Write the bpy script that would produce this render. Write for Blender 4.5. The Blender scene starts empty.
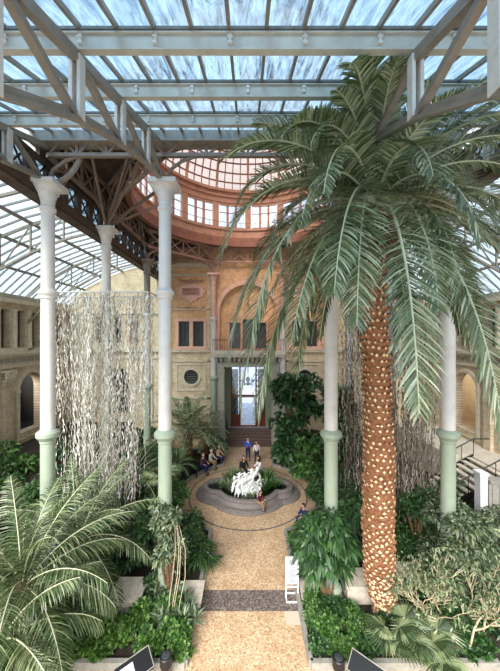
import bpy, bmesh, math, random
import numpy as np
from mathutils import Vector, Matrix, Euler
from mathutils.geometry import tessellate_polygon
PI = math.pi
rnd = random.Random(7)
scene = bpy.context.scene
COL = scene.collection
CX, HY, F, H = 248.0, 338.0, 295.0, 9.0          # measured: vanishing point, horizon, focal length, eye height

# ------------------------------------------------------------------ camera
cam = bpy.data.cameras.new('camera'); camo = bpy.data.objects.new('camera', cam); COL.objects.link(camo)
camo.location = (0, 0, H); camo.rotation_euler = (PI/2, 0, 0)
cam.sensor_width = 36; cam.lens = 36*F/671; cam.shift_x = 2/671; cam.shift_y = 2.5/671
cam.clip_start = .05; cam.clip_end = 400
scene.camera = camo
vs = scene.view_settings
vs.view_transform = 'Standard'; vs.look = 'None'; vs.gamma = 1; vs.use_curve_mapping = False
vs.exposure = 0.92

# ------------------------------------------------------------------ materials
def srgb(r, g, b):
    f = lambda c: (c/255/12.92 if c/255 <= .04045 else ((c/255+.055)/1.055)**2.4)
    return (f(r), f(g), f(b), 1)
class N:
    def __init__(s, name):
        s.m = bpy.data.materials.new(name); s.m.use_nodes = True
        s.t = s.m.node_tree; s.n = s.t.nodes; s.n.clear()
        s.out = s.n.new('ShaderNodeOutputMaterial')
    def add(s, typ, **kw):
        n = s.n.new(typ)
        for k, v in kw.items():
            if k.startswith('_'): setattr(n, k[1:], v)
            else: n.inputs[k.replace('__', ' ')].default_value = v
        return n
    def link(s, a, b): s.t.links.new(a, b)
def coords(n, scale=(1,1,1), rot=(0,0,0), kind='Object'):
    tc = n.add('ShaderNodeTexCoord'); mp = n.add('ShaderNodeMapping')
    mp.inputs['Scale'].default_value = scale; mp.inputs['Rotation'].default_value = rot
    n.link(tc.outputs[kind], mp.inputs['Vector']); return mp.outputs['Vector']
def ramp(n, fac, stops):
    r = n.add('ShaderNodeValToRGB'); e = r.color_ramp.elements
    while len(e) < len(stops): e.new(.5)
    for el, (p, c) in zip(e, stops): el.position = p; el.color = c
    n.link(fac, r.inputs['Fac']); return r.outputs['Color']
def mixc(n, fac, a, b, bt='MIX'):
    m = n.add('ShaderNodeMix', _data_type='RGBA', _blend_type=bt)
    for s, v in ((0, fac), (6, a), (7, b)):
        if hasattr(v, 'is_output'): n.link(v, m.inputs[s])
        else: m.inputs[s].default_value = v
    return m.outputs[2]
def bump(n, h, strength, dist=.02):
    b = n.add('ShaderNodeBump', Strength=strength, Distance=dist); n.link(h, b.inputs['Height']); return b.outputs['Normal']
def plain(name, c, rough=.6, metal=0, var=.12, scale=3, dirt=None, bmp=0):
    n = N(name); v = coords(n)
    nz = n.add('ShaderNodeTexNoise', Scale=scale, Detail=5, Roughness=.65); n.link(v, nz.inputs['Vector'])
    c = srgb(*c); lo = tuple(x*(1-var*2) for x in c[:3])+(1,) if dirt is None else srgb(*dirt); hi = tuple(min(1, x*(1+var)) for x in c[:3])+(1,)
    col = ramp(n, nz.outputs['Fac'], [(.3, lo), (.5, c), (.72, hi)])
    p = n.add('ShaderNodeBsdfPrincipled', Roughness=rough, Metallic=metal); n.link(col, p.inputs['Base Color'])
    if bmp: n.link(bump(n, nz.outputs['Fac'], bmp), p.inputs['Normal'])
    n.link(p.outputs[0], n.out.inputs[0]); return n.m
def brick(name, c1, c2, mortar, sx, axis='xz', stain=.35):
    n = N(name); tc = n.add('ShaderNodeTexCoord'); sp = n.add('ShaderNodeSeparateXYZ'); cb = n.add('ShaderNodeCombineXYZ')
    n.link(tc.outputs['Object'], sp.inputs[0])
    n.link(sp.outputs['X' if axis == 'xz' else 'Y'], cb.inputs[0]); n.link(sp.outputs['Z'], cb.inputs[1])
    b = n.add('ShaderNodeTexBrick', Scale=1.0); b.inputs['Color1'].default_value = srgb(*c1); b.inputs['Color2'].default_value = srgb(*c2)
    b.inputs['Mortar'].default_value = srgb(*mortar); b.inputs['Mortar Size'].default_value = .012
    b.inputs['Brick Width'].default_value = .27*sx; b.inputs['Row Height'].default_value = .095*sx
    n.link(cb.outputs[0], b.inputs['Vector'])
    nz = n.add('ShaderNodeTexNoise', Scale=1.7, Detail=8, Roughness=.75); n.link(tc.outputs['Object'], nz.inputs['Vector'])
    st = ramp(n, nz.outputs['Fac'], [(.32, (1-stain,)*3+(1,)), (.62, (1.1, 1.08, 1.05, 1))])
    col = mixc(n, 1.0, b.outputs['Color'], st, 'MULTIPLY')
    p = n.add('ShaderNodeBsdfPrincipled', Roughness=.85); n.link(col, p.inputs['Base Color'])
    n.link(bump(n, b.outputs['Fac'], -.4), p.inputs['Normal'])
    n.link(p.outputs[0], n.out.inputs[0]); return n.m
def leaf(name, dark, mid, light, rough=.42, trans=.25, spec=.5):
    n = N(name); g = n.add('ShaderNodeNewGeometry')
    col = ramp(n, g.outputs['Random Per Island'], [(0, srgb(*dark)), (.5, srgb(*mid)), (1, srgb(*light))])
    p = n.add('ShaderNodeBsdfPrincipled', Roughness=rough); p.inputs['Specular IOR Level'].default_value = spec
    n.link(col, p.inputs['Base Color'])
    t = n.add('ShaderNodeBsdfTranslucent'); n.link(mixc(n, 1.0, col, (1.0, 1.15, .5, 1), 'MULTIPLY'), t.inputs['Color'])
    mx = n.add('ShaderNodeMixShader', Fac=trans); n.link(p.outputs[0], mx.inputs[1]); n.link(t.outputs[0], mx.inputs[2])
    n.link(mx.outputs[0], n.out.inputs[0]); return n.m
def glass(name, tint, dirtc, dirt=.35, sc=(1, 1, 1), gloss=.08, lo=.42, hi=.7):
    n = N(name); v = coords(n, sc)
    nz = n.add('ShaderNodeTexNoise', Scale=2.2, Detail=8, Roughness=.72, Distortion=.6); n.link(v, nz.inputs['Vector'])
    f = ramp(n, nz.outputs['Fac'], [(lo, (0, 0, 0, 1)), (hi, (dirt,)*3+(1,))])
    tr = n.add('ShaderNodeBsdfTransparent'); tr.inputs[0].default_value = tint
    tl = n.add('ShaderNodeBsdfTranslucent'); tl.inputs[0].default_value = dirtc
    mx = n.add('ShaderNodeMixShader'); n.link(f, mx.inputs[0]); n.link(tr.outputs[0], mx.inputs[1]); n.link(tl.outputs[0], mx.inputs[2])
    gl = n.add('ShaderNodeBsdfGlossy', Roughness=.05); m2 = n.add('ShaderNodeMixShader', Fac=gloss)
    n.link(mx.outputs[0], m2.inputs[1]); n.link(gl.outputs[0], m2.inputs[2])
    n.link(m2.outputs[0], n.out.inputs[0]); return n.m

M = {}
M['white'] = plain('white_paint', (212, 210, 205), .45, var=.06, scale=2)
M['green'] = plain('pale_green_paint', (158, 172, 152), .45, var=.06, scale=2)
M['pinkpaint'] = plain('rose_paint', (214, 178, 160), .5, var=.08)
M['steel'] = plain('grey_steel', (134, 126, 114), .45, .0, .14, 4)
M['post'] = plain('pale_steel', (204, 202, 196), .5, .0, .08, 4)
M['purlin'] = plain('pale_grey_green_steel', (178, 176, 164), .5, 0, .1, 2.5)
M['railsteel'] = plain('dark_grey_steel', (96, 98, 94), .5, 0, .15, 5)
M['brown'] = plain('brown_steel', (128, 112, 98), .5, 0, .2, 3)
M['deck'] = plain('dark_brown_boarding', (78, 64, 54), .8, 0, .25, 2)
M['rust'] = plain('terracotta_paint', (190, 146, 122), .6, 0, .12, 2)
M['rustdark'] = plain('dark_terracotta_paint', (146, 100, 82), .6, 0, .15, 2)
M['bframe'] = plain('rose_iron', (176, 138, 122), .5, 0, .12, 3)
M['brickb'] = brick('beige_brick', (232, 216, 184), (214, 194, 158), (198, 178, 148), 1.0)
M['bricks'] = brick('beige_side_brick', (220, 206, 180), (200, 182, 154), (180, 164, 140), 1.0, 'yz')
M['bricko'] = brick('orange_brick', (234, 192, 146), (214, 166, 122), (208, 174, 138), 1.0)
M['pink'] = plain('rose_stone', (222, 182, 160), .8, 0, .1, 4, bmp=.2)
M['stone'] = plain('cream_stone', (206, 196, 174), .85, 0, .12, 4, bmp=.3)
M['greystone'] = plain('grey_stone', (168, 164, 150), .85, 0, .12, 4, bmp=.3)
M['paving'] = plain('pale_weathered_stone', (206, 196, 180), .9, 0, .14, 5, bmp=.4)
M['kerb'] = plain('grey_kerb_stone', (150, 148, 140), .85, 0, .14, 6, bmp=.3)
M['basin'] = plain('dark_grey_granite', (124, 116, 112), .6, 0, .16, 9, bmp=.2)
M['step'] = plain('dark_brown_stone', (108, 88, 78), .7, 0, .12, 5)
M['marble'] = plain('white_marble', (240, 240, 236), .4, 0, .03, 4)
M['soil'] = plain('dark_soil', (52, 44, 34), .95, 0, .3, 6, bmp=.8)
M['redwood'] = plain('red_brown_wood', (104, 44, 28), .5, 0, .15, 6)
M['greenwall'] = plain('grey_green_plaster', (128, 140, 116), .8, 0, .1, 3)
M['black'] = plain('black_metal', (26, 27, 30), .4, 0, .1, 4)
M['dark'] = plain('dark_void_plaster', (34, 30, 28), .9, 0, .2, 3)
M['beigeroom'] = plain('beige_plaster', (206, 180, 140), .9, 0, .08, 2)
M['panel'] = plain('brown_door_wood', (176, 132, 84), .6, 0, .1, 5)
M['hallfloor'] = plain('pale_hall_floor', (214, 226, 236), .25, 0, .05, 1)
M['hallwall'] = plain('hall_plaster', (200, 206, 212), .8, 0, .05, 1)
M['whitemetal'] = plain('white_enamel', (236, 238, 240), .35, 0, .02, 4)
M['paper'] = plain('printed_card', (206, 212, 222), .6, 0, .03, 4)
M['ink'] = plain('grey_ink', (110, 116, 128), .6, 0, .03, 4)
M['inkorange'] = plain('orange_ink', (222, 122, 70), .6, 0, .05, 4)
M['bark'] = plain('brown_bark', (112, 86, 62), .9, 0, .3, 12, bmp=.6)
M['palebark'] = plain('pale_bark', (206, 190, 160), .8, 0, .16, 12, bmp=.4)
M['boot'] = plain('red_brown_fibre', (150, 104, 72), .95, 0, .3, 14, bmp=.6)
M['boottip'] = plain('tan_leaf_scar', (236, 204, 164), .85, 0, .16, 12)
M['rachis'] = plain('pale_green_rachis', (192, 194, 162), .5, 0, .1, 6)
M['winglass'] = glass('window_glass', (.85, .9, 1, 1), (.8, .85, .9, 1), .3)
M['darkglass'] = plain('dark_window_glass', (58, 66, 66), .15, 0, .1, 2)
M['roofglass'] = glass('streaked_roof_glass', (.14, .25, .37, 1), (.20, .31, .43, 1), .9, (4.0, .5, 1), .03, .32, .6)
M['sideglass'] = glass('pale_roof_glass', (.62, .72, .78, 1), (.7, .78, .84, 1), .5, (.5, 2, 1), .05)
M['domeglass'] = glass('dome_glass', (.66, .55, .51, 1), (.7, .6, .56, 1), .4)
M['frondm'] = leaf('date_palm_leaflets', (66, 80, 50), (124, 138, 100), (204, 208, 176), .32, .16, .7)
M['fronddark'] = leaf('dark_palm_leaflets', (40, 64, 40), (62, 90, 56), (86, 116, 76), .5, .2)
M['frondyellow'] = leaf('young_yellow_green_leaflets', (104, 136, 48), (140, 168, 66), (178, 192, 84), .45, .35)
M['cycad'] = leaf('cycad_leaflets', (44, 62, 36), (84, 104, 64), (160, 172, 130), .34, .16, .7)
M['leafdark'] = leaf('dark_green_leaves', (30, 56, 30), (50, 84, 44), (84, 120, 66), .38, .15, .5)
M['leafmid'] = leaf('green_leaves', (44, 78, 36), (72, 112, 52), (120, 156, 84), .42, .22, .5)
M['leafbright'] = leaf('bright_green_leaves', (48, 82, 34), (78, 118, 50), (132, 164, 88), .42, .3, .5)
M['leafblue'] = leaf('blue_green_leaves', (86, 108, 84), (122, 142, 114), (176, 190, 160), .5, .1, .4)
M['leafgrey'] = leaf('grey_green_leaves', (40, 56, 36), (78, 96, 66), (160, 172, 134), .4, .12, .6)
M['leafpale'] = leaf('pale_olive_leaves', (62, 84, 56), (108, 126, 88), (172, 184, 146), .5, .2, .4)
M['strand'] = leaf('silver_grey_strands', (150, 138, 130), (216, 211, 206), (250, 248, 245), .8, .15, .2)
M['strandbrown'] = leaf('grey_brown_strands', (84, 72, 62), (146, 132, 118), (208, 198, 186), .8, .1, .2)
M['skin'] = plain('skin_tone', (208, 160, 132), .6, 0, .03, 3)
for k, c in dict(blue=(36, 84, 196), darkblue=(30, 42, 78), jeans=(44, 56, 84), whitecloth=(232, 228, 226), blackcloth=(24, 22, 26), maroon=(92, 26, 38),
                 purple=(88, 52, 74), greycloth=(186, 184, 176), khaki=(156, 132, 100), brownhair=(96, 54, 34), blackhair=(22, 18, 18), greyhair=(196, 190, 182),
                 blondhair=(186, 140, 90), navy=(34, 44, 96), shoe=(40, 34, 34), pinkcloth=(206, 160, 150)).items():
    M[k] = plain(k+'_fabric' if 'hair' not in k else k[:-4]+'_hair', c, .85, 0, .1, 10)
# water
def water():
    n = N('dark_pool_water'); nz = n.add('ShaderNodeTexNoise', Scale=3, Detail=3); n.link(coords(n), nz.inputs['Vector'])
    p = n.add('ShaderNodeBsdfPrincipled', Roughness=.06); p.inputs['Base Color'].default_value = srgb(22, 32, 22)
    n.link(bump(n, nz.outputs['Fac'], .15), p.inputs['Normal']); n.link(p.outputs[0], n.out.inputs[0]); return n.m
M['water'] = water()
# gravel floor with dark cross band, dark ring inlay and a pale slab
def gravel():
    n = N('terrazzo_gravel_floor'); tc = n.add('ShaderNodeTexCoord'); sp = n.add('ShaderNodeSeparateXYZ'); n.link(tc.outputs['Object'], sp.inputs[0])
    def math_(op, a, b=None, c=None):
        m = n.add('ShaderNodeMath', _operation=op)
        for i, v in enumerate((a, b, c)):
            if v is None: continue
            if hasattr(v, 'is_output'): n.link(v, m.inputs[i])
            else: m.inputs[i].default_value = v
        return m.outputs[0]
    vo = n.add('ShaderNodeTexVoronoi', Scale=26, Randomness=1); n.link(tc.outputs['Object'], vo.inputs['Vector'])
    sep = n.add('ShaderNodeSeparateColor'); n.link(vo.outputs['Color'], sep.inputs[0])
    nz = n.add('ShaderNodeTexNoise', Scale=1.1, Detail=7, Roughness=.65); n.link(tc.outputs['Object'], nz.inputs['Vector'])
    base = ramp(n, sep.outputs[0], [(0, srgb(160, 126, 92)), (.2, srgb(190, 158, 124)), (.6, srgb(208, 178, 144)), (1, srgb(230, 208, 180))])
    wear = ramp(n, nz.outputs['Fac'], [(.3, srgb(228, 220, 208)), (.55, srgb(252, 250, 246)), (.8, (1.03, 1.02, 1, 1))])
    base = mixc(n, 1.0, base, wear, 'MULTIPLY')
    darkc = ramp(n, sep.outputs[1], [(0, srgb(70, 60, 56)), (.6, srgb(112, 100, 94)), (1, srgb(150, 138, 130))])
    band = math_('MULTIPLY', math_('GREATER_THAN', sp.outputs['Y'], 9.72), math_('LESS_THAN', sp.outputs['Y'], 10.54))
    rr = math_('SQRT', math_('ADD', math_('POWER', sp.outputs['X'], 2), math_('POWER', math_('SUBTRACT', sp.outputs['Y'], 17.15), 2)))
    ring = math_('COMPARE', rr, 3.36, .045)
    f = math_('MAXIMUM', band, ring)
    col = mixc(n, f, base, darkc)
    slab = math_('MULTIPLY', math_('MULTIPLY', math_('GREATER_THAN', sp.outputs['Y'], 9.25), math_('LESS_THAN', sp.outputs['Y'], 9.72)), math_('GREATER_THAN', sp.outputs['X'], 1.2))
    col = mixc(n, slab, col, srgb(206, 192, 172))
    slab2 = math_('LESS_THAN', sp.outputs['Y'], 7.95)
    col = mixc(n, slab2, col, srgb(196, 166, 128))
    p = n.add('ShaderNodeBsdfPrincipled', Roughness=.8); n.link(col, p.inputs['Base Color'])
    n.link(bump(n, vo.outputs['Distance'], .35, .01), p.inputs['Normal'])
    n.link(p.outputs[0], n.out.inputs[0]); return n.m
M['gravel'] = gravel()

# ------------------------------------------------------------------ mesh builder
class MB:
    def __init__(s): s.v = []; s.f = []; s.mi = []
    def face(s, idx, mi=0): s.f.append(tuple(idx)); s.mi.append(mi)
    def poly(s, pts, mi=0):
        b = len(s.v); s.v.extend(tuple(p) for p in pts); s.face(range(b, b+len(pts)), mi)
    def box(s, x0, x1, y0, y1, z0, z1, mi=0):
        b = len(s.v)
        s.v += [(x, y, z) for z in (z0, z1) for x, y in ((x0, y0), (x1, y0), (x1, y1), (x0, y1))]
        for q in ((3, 2, 1, 0), (4, 5, 6, 7), (0, 1, 5, 4), (1, 2, 6, 5), (2, 3, 7, 6), (3, 0, 4, 7)): s.face([b+i for i in q], mi)
        return s
    def bar(s, p, q, w, h=None, mi=0, up=(0, 0, 1)):
        h = h or w; p = Vector(p); q = Vector(q); d = (q-p).normalized(); up = Vector(up)
        if abs(d.dot(up)) > .98: up = Vector((0, 1, 0))
        a = d.cross(up).normalized()*w/2; c = a.cross(d).normalized()*h/2; b = len(s.v)
        for e in (p, q):
            for sa, sc in ((-1, -1), (1, -1), (1, 1), (-1, 1)): s.v.append(tuple(e+a*sa+c*sc))
        for k in ((3, 2, 1, 0), (4, 5, 6, 7), (0, 1, 5, 4), (1, 2, 6, 5), (2, 3, 7, 6), (3, 0, 4, 7)): s.face([b+i for i in k], mi)
        return s
    def barpath(s, pts, w, h=None, up=(0, 0, 1)):
        for a, b in zip(pts, pts[1:]): s.bar(a, b, w, h, up=up)
        return s
    def tube(s, pts, r, n=6, mi=0):
        pts = [Vector(p) for p in pts]; rs = r if isinstance(r, (list, tuple)) else [r]*len(pts)
        b = len(s.v); ref = Vector((0, 0, 1)); d0 = (pts[1]-pts[0]).normalized()
        if abs(d0.z) > .9: ref = Vector((1, 0, 0))
        for i, p in enumerate(pts):
            d = (pts[min(i+1, len(pts)-1)]-pts[max(i-1, 0)]).normalized()
            a = d.cross(ref)
            if a.length < 1e-4: a = d.cross(Vector((0, 1, 0)))
            a.normalize(); c = a.cross(d); ref = -a.cross(d) if False else ref
            for k in range(n):
                t = 2*PI*k/n; s.v.append(tuple(p+(a*math.cos(t)+c*math.sin(t))*rs[i]))
        for i in range(len(pts)-1):
            for k in range(n): s.face((b+i*n+k, b+i*n+(k+1) % n, b+(i+1)*n+(k+1) % n, b+(i+1)*n+k), mi)
        s.face([b+k for k in range(n)][::-1], mi); s.face([b+(len(pts)-1)*n+k for k in range(n)], mi)
        return s
    def lathe(s, prof, c=(0, 0, 0), n=24, mi=0):
        b = len(s.v)
        for r, z in prof:
            for k in range(n): t = 2*PI*k/n; s.v.append((c[0]+r*math.cos(t), c[1]+r*math.sin(t), c[2]+z))
        for i in range(len(prof)-1):
            for k in range(n): s.face((b+i*n+k, b+i*n+(k+1) % n, b+(i+1)*n+(k+1) % n, b+(i+1)*n+k), mi)
        s.face([b+k for k in range(n)][::-1], mi); s.face([b+(len(prof)-1)*n+k for k in range(n)], mi)
        return s
    def arcbox(s, r0, r1, a0, a1, z0, z1, c=(0, 0), n=4, mi=0):
        b = len(s.v)
        for i in range(n+1):
            a = a0+(a1-a0)*i/n
            for r, z in ((r0, z0), (r1, z0), (r1, z1), (r0, z1)): s.v.append((c[0]+r*math.cos(a), c[1]+r*math.sin(a), z))
        for i in range(n):
            for k in range(4): s.face((b+i*4+k, b+i*4+(k+1) % 4, b+i*4+4+(k+1) % 4, b+i*4+4+k), mi)
        s.face((b+3, b+2, b+1, b), mi); e = b+n*4; s.face((e, e+1, e+2, e+3), mi)
        return s
    def plate(s, outer, holes, fmap, th, mi=0):
        loops = [outer]+holes; allp = [p for l in loops for p in l]
        tris = tessellate_polygon([[Vector((p[0], p[1], 0)) for p in l] for l in loops]); b = len(s.v); k = len(allp)
        s.v += [tuple(fmap(u, v, 0)) for u, v in allp]+[tuple(fmap(u, v, th)) for u, v in allp]
        for t in tris: s.face([b+i for i in t], mi); s.face([b+k+i for i in reversed(t)], mi)
        o = 0
        for l in loops:
            m = len(l)
            for i in range(m): j = (i+1) % m; s.face((b+o+i, b+o+j, b+k+o+j, b+k+o+i), mi)
            o += m
        return s
    def ellipsoid(s, c, r, nu=12, nv=8, mi=0, fn=None):
        b = len(s.v)
        for j in range(nv+1):
            ph = PI*j/nv
            for i in range(nu):
                t = 2*PI*i/nu; p = Vector((math.sin(ph)*math.cos(t), math.sin(ph)*math.sin(t), math.cos(ph)))
                if fn: p = fn(p)
                s.v.append((c[0]+p[0]*r[0], c[1]+p[1]*r[1], c[2]+p[2]*r[2]))
        for j in range(nv):
            for i in range(nu): s.face((b+j*nu+i, b+(j+1)*nu+i, b+(j+1)*nu+(i+1) % nu, b+j*nu+(i+1) % nu), mi)
        return s
    def mesh(s, name, mats, off=(0, 0, 0), smooth=False):
        me = bpy.data.meshes.new(name)
        v = [(a-off[0], b-off[1], c-off[2]) for a, b, c in s.v]
        me.from_pydata(v, [], s.f); me.validate()
        for m in (mats if isinstance(mats, (list, tuple)) else [mats]): me.materials.append(m)
        if any(s.mi) and len(me.polygons) == len(s.mi): me.polygons.foreach_set('material_index', s.mi)
        if smooth: me.polygons.foreach_set('use_smooth', [True]*len(me.polygons))
        me.update(); return me
    def build(s, name, mats, parent=None, smooth=False, recalc=True, loc=None):
        off = loc if loc is not None else (parent_world(parent) if parent else (0, 0, 0))
        me = s.mesh(name, mats, off, smooth)
        if recalc and len(me.polygons) < 60000:
            bm = bmesh.new(); bm.from_mesh(me); bmesh.ops.recalc_face_normals(bm, faces=bm.faces); bm.to_mesh(me); bm.free()
        o = bpy.data.objects.new(name, me); COL.objects.link(o)
        if parent: o.parent = parent
        elif loc is not None: o.location = loc
        return o
def parent_world(p):
    v = Vector((0, 0, 0))
    while p: v += p.location; p = p.parent
    return v
def tag(o, label=None, cat=None, group=None, kind=None):
    if label: o['label'] = label
    if cat: o['category'] = cat
    if group: o['group'] = group
    if kind: o['kind'] = kind
    return o
def thing(name, loc=(0, 0, 0), label=None, cat=None, group=None, kind=None):
    o = bpy.data.objects.new(name, None); COL.objects.link(o); o.location = loc; o.empty_display_size = .2
    return tag(o, label, cat, group, kind)
def copy_tree(o, parent=None):
    c = o.copy(); COL.objects.link(c); c.parent = parent
    for ch in list(o.children): copy_tree(ch, c)
    return c
def X(px, Y): return (px-CX)*Y/F
def Zh(py, Y): return H+(HY-py)*Y/F
def circle(cx, cy, r, n=28, a0=0, a1=2*PI, closed=False):
    return [(cx+r*math.cos(a0+(a1-a0)*i/n), cy+r*math.sin(a0+(a1-a0)*i/n)) for i in range(n+(1 if closed else 0))]
def arch(cx, hw, z0, zs, n=16):       # opening: jambs from z0 to springing zs, half round above
    return [(cx-hw, z0), (cx+hw, z0)]+circle(cx, zs, hw, n, 0, PI, True)
def rect(x0, x1, z0, z1): return [(x0, z0), (x1, z0), (x1, z1), (x0, z1)]
def ST(o): o['kind'] = 'structure'; return o

CYC = 17.15; SQ = 6.85; HX = 2.84          # dome centre depth, half square, half octagon side
Y0, Y1 = 10.1, 24.2
YW = 24.7                                  # back wall face

# ------------------------------------------------------------------ floor, beds, kerbs, terraces
ST(MB().box(-17, 17, -1, YW, -.2, 0).build('floor', M['gravel']))
def pc(r, a): return (r*math.sin(a), CYC-r*math.cos(a))
PR = 3.95; PH = 1.72
aA = math.asin(PH/PR)
def bed(sign):
    out = [(sign*SQ, 8.05), (sign*PH, 8.05)]
    n = 22
    for i in range(n+1):
        a = aA+(PI-2*aA)*i/n; x, y = pc(PR, a); out.append((sign*x, y))
    out += [(sign*1.9, 23.6), (sign*SQ, 23.6)]
    return out
for sgn, nm in ((-1, 'left'), (1, 'right')):
    out = bed(sgn)
    m = MB(); m.plate(out, [], lambda u, v, d: (u, v, d), .1)
    o = ST(m.build('floor_bed_'+nm, M['soil']))
    k = MB()
    for a, b in zip(out[:-1], out[1:]):
        k.bar((a[0], a[1], .1), (b[0], b[1], .1), .13, .2)
    ST(k.build('trim_kerb_'+nm, M['kerb']))
    # side soil between square and terrace, terrace
    ST(MB().box(*sorted((sgn*(SQ+.07), sgn*9.6)), 2, 23.6, 0, .12).build('floor_side_bed_'+nm, M['soil']))
    ST(MB().box(*sorted((sgn*9.6, sgn*15)), 2, YW, 0, 2.0 if sgn < 0 else .14).build('floor_terrace_'+nm, M['soil']))
ST(MB().box(11.9, 15, 17.6, YW, .14, 2.05).box(13.2, 15, 14.5, 17.6, .14, 2.05).build('floor_landing_right', M['paving']))

# ------------------------------------------------------------------ walls
wb = ST(thing('wall_back', (0, YW, 0)))
fm = lambda u, v, d: (u, YW+d, v)
aC = 4.75
TH = .7
low = MB().plate(rect(-15, 15, -.1, 8.0),
    [rect(-1.97, 1.97, -.05, 6.6), circle(-aC, 5.75, .62), circle(aC, 5.75, .62), arch(-11, 1.05, 2.6, 5.5), arch(11, 1.05, 2.6, 5.5)], fm, TH)
low.build('lower_wall', M['brickb'], wb)
holes = [arch(0, 2.35, 8.02, 11.1)]
for s in (-1, 1): holes += [rect(s*aC-1.05, s*aC-.15, 8.3, 10.4), rect(s*aC+.15, s*aC+1.05, 8.3, 10.4)]
MB().plate(rect(-7.3, 7.3, 8.0, 17.0), holes, fm, TH).build('upper_wall', M['bricko'], wb)
for s in (-1, 1):
    hs = [rect(*sorted((s*x0, s*x1)), 8.6, 10.8) for x0, x1 in ((9.2, 9.9), (10.6, 11.3), (12.0, 12.7))]
    prof = [(7.3, 8.0), (15.0, 8.0), (15.0, 12.0), (13.7, 13.1), (12, 14.0), (10.5, 14.6), (8.9, 15.05), (7.3, 15.4)]
    MB().plate([(s*a, b) for a, b in prof], hs, fm, TH).build('gable_wall', M['brickb'], wb)
    for x0, x1 in ((9.2, 9.9), (10.6, 11.3), (12.0, 12.7)):
        MB().box(*sorted((s*x0, s*x1)), YW+.4, YW+.45, 8.6, 10.8).build('window_pane', M['darkglass'], wb)
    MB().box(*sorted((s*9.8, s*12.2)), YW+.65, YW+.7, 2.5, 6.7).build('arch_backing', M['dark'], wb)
    m = MB().box(*sorted((s*7.3, s*15)), YW-.28, YW, 7.85, 8.1).box(*sorted((s*7.3, s*15)), YW-.15, YW, 7.3, 7.42).box(*sorted((s*7.3, s*15)), YW-.12, YW, 11.0, 11.15)
    m.build('cornice', M['stone'], wb)
    for xx in (8.2, 14.0): MB().box(*sorted((s*(xx-.25), s*(xx+.25))), YW-.16, YW, 2, 7.85).build('pilaster', M['stone'], wb)
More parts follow.
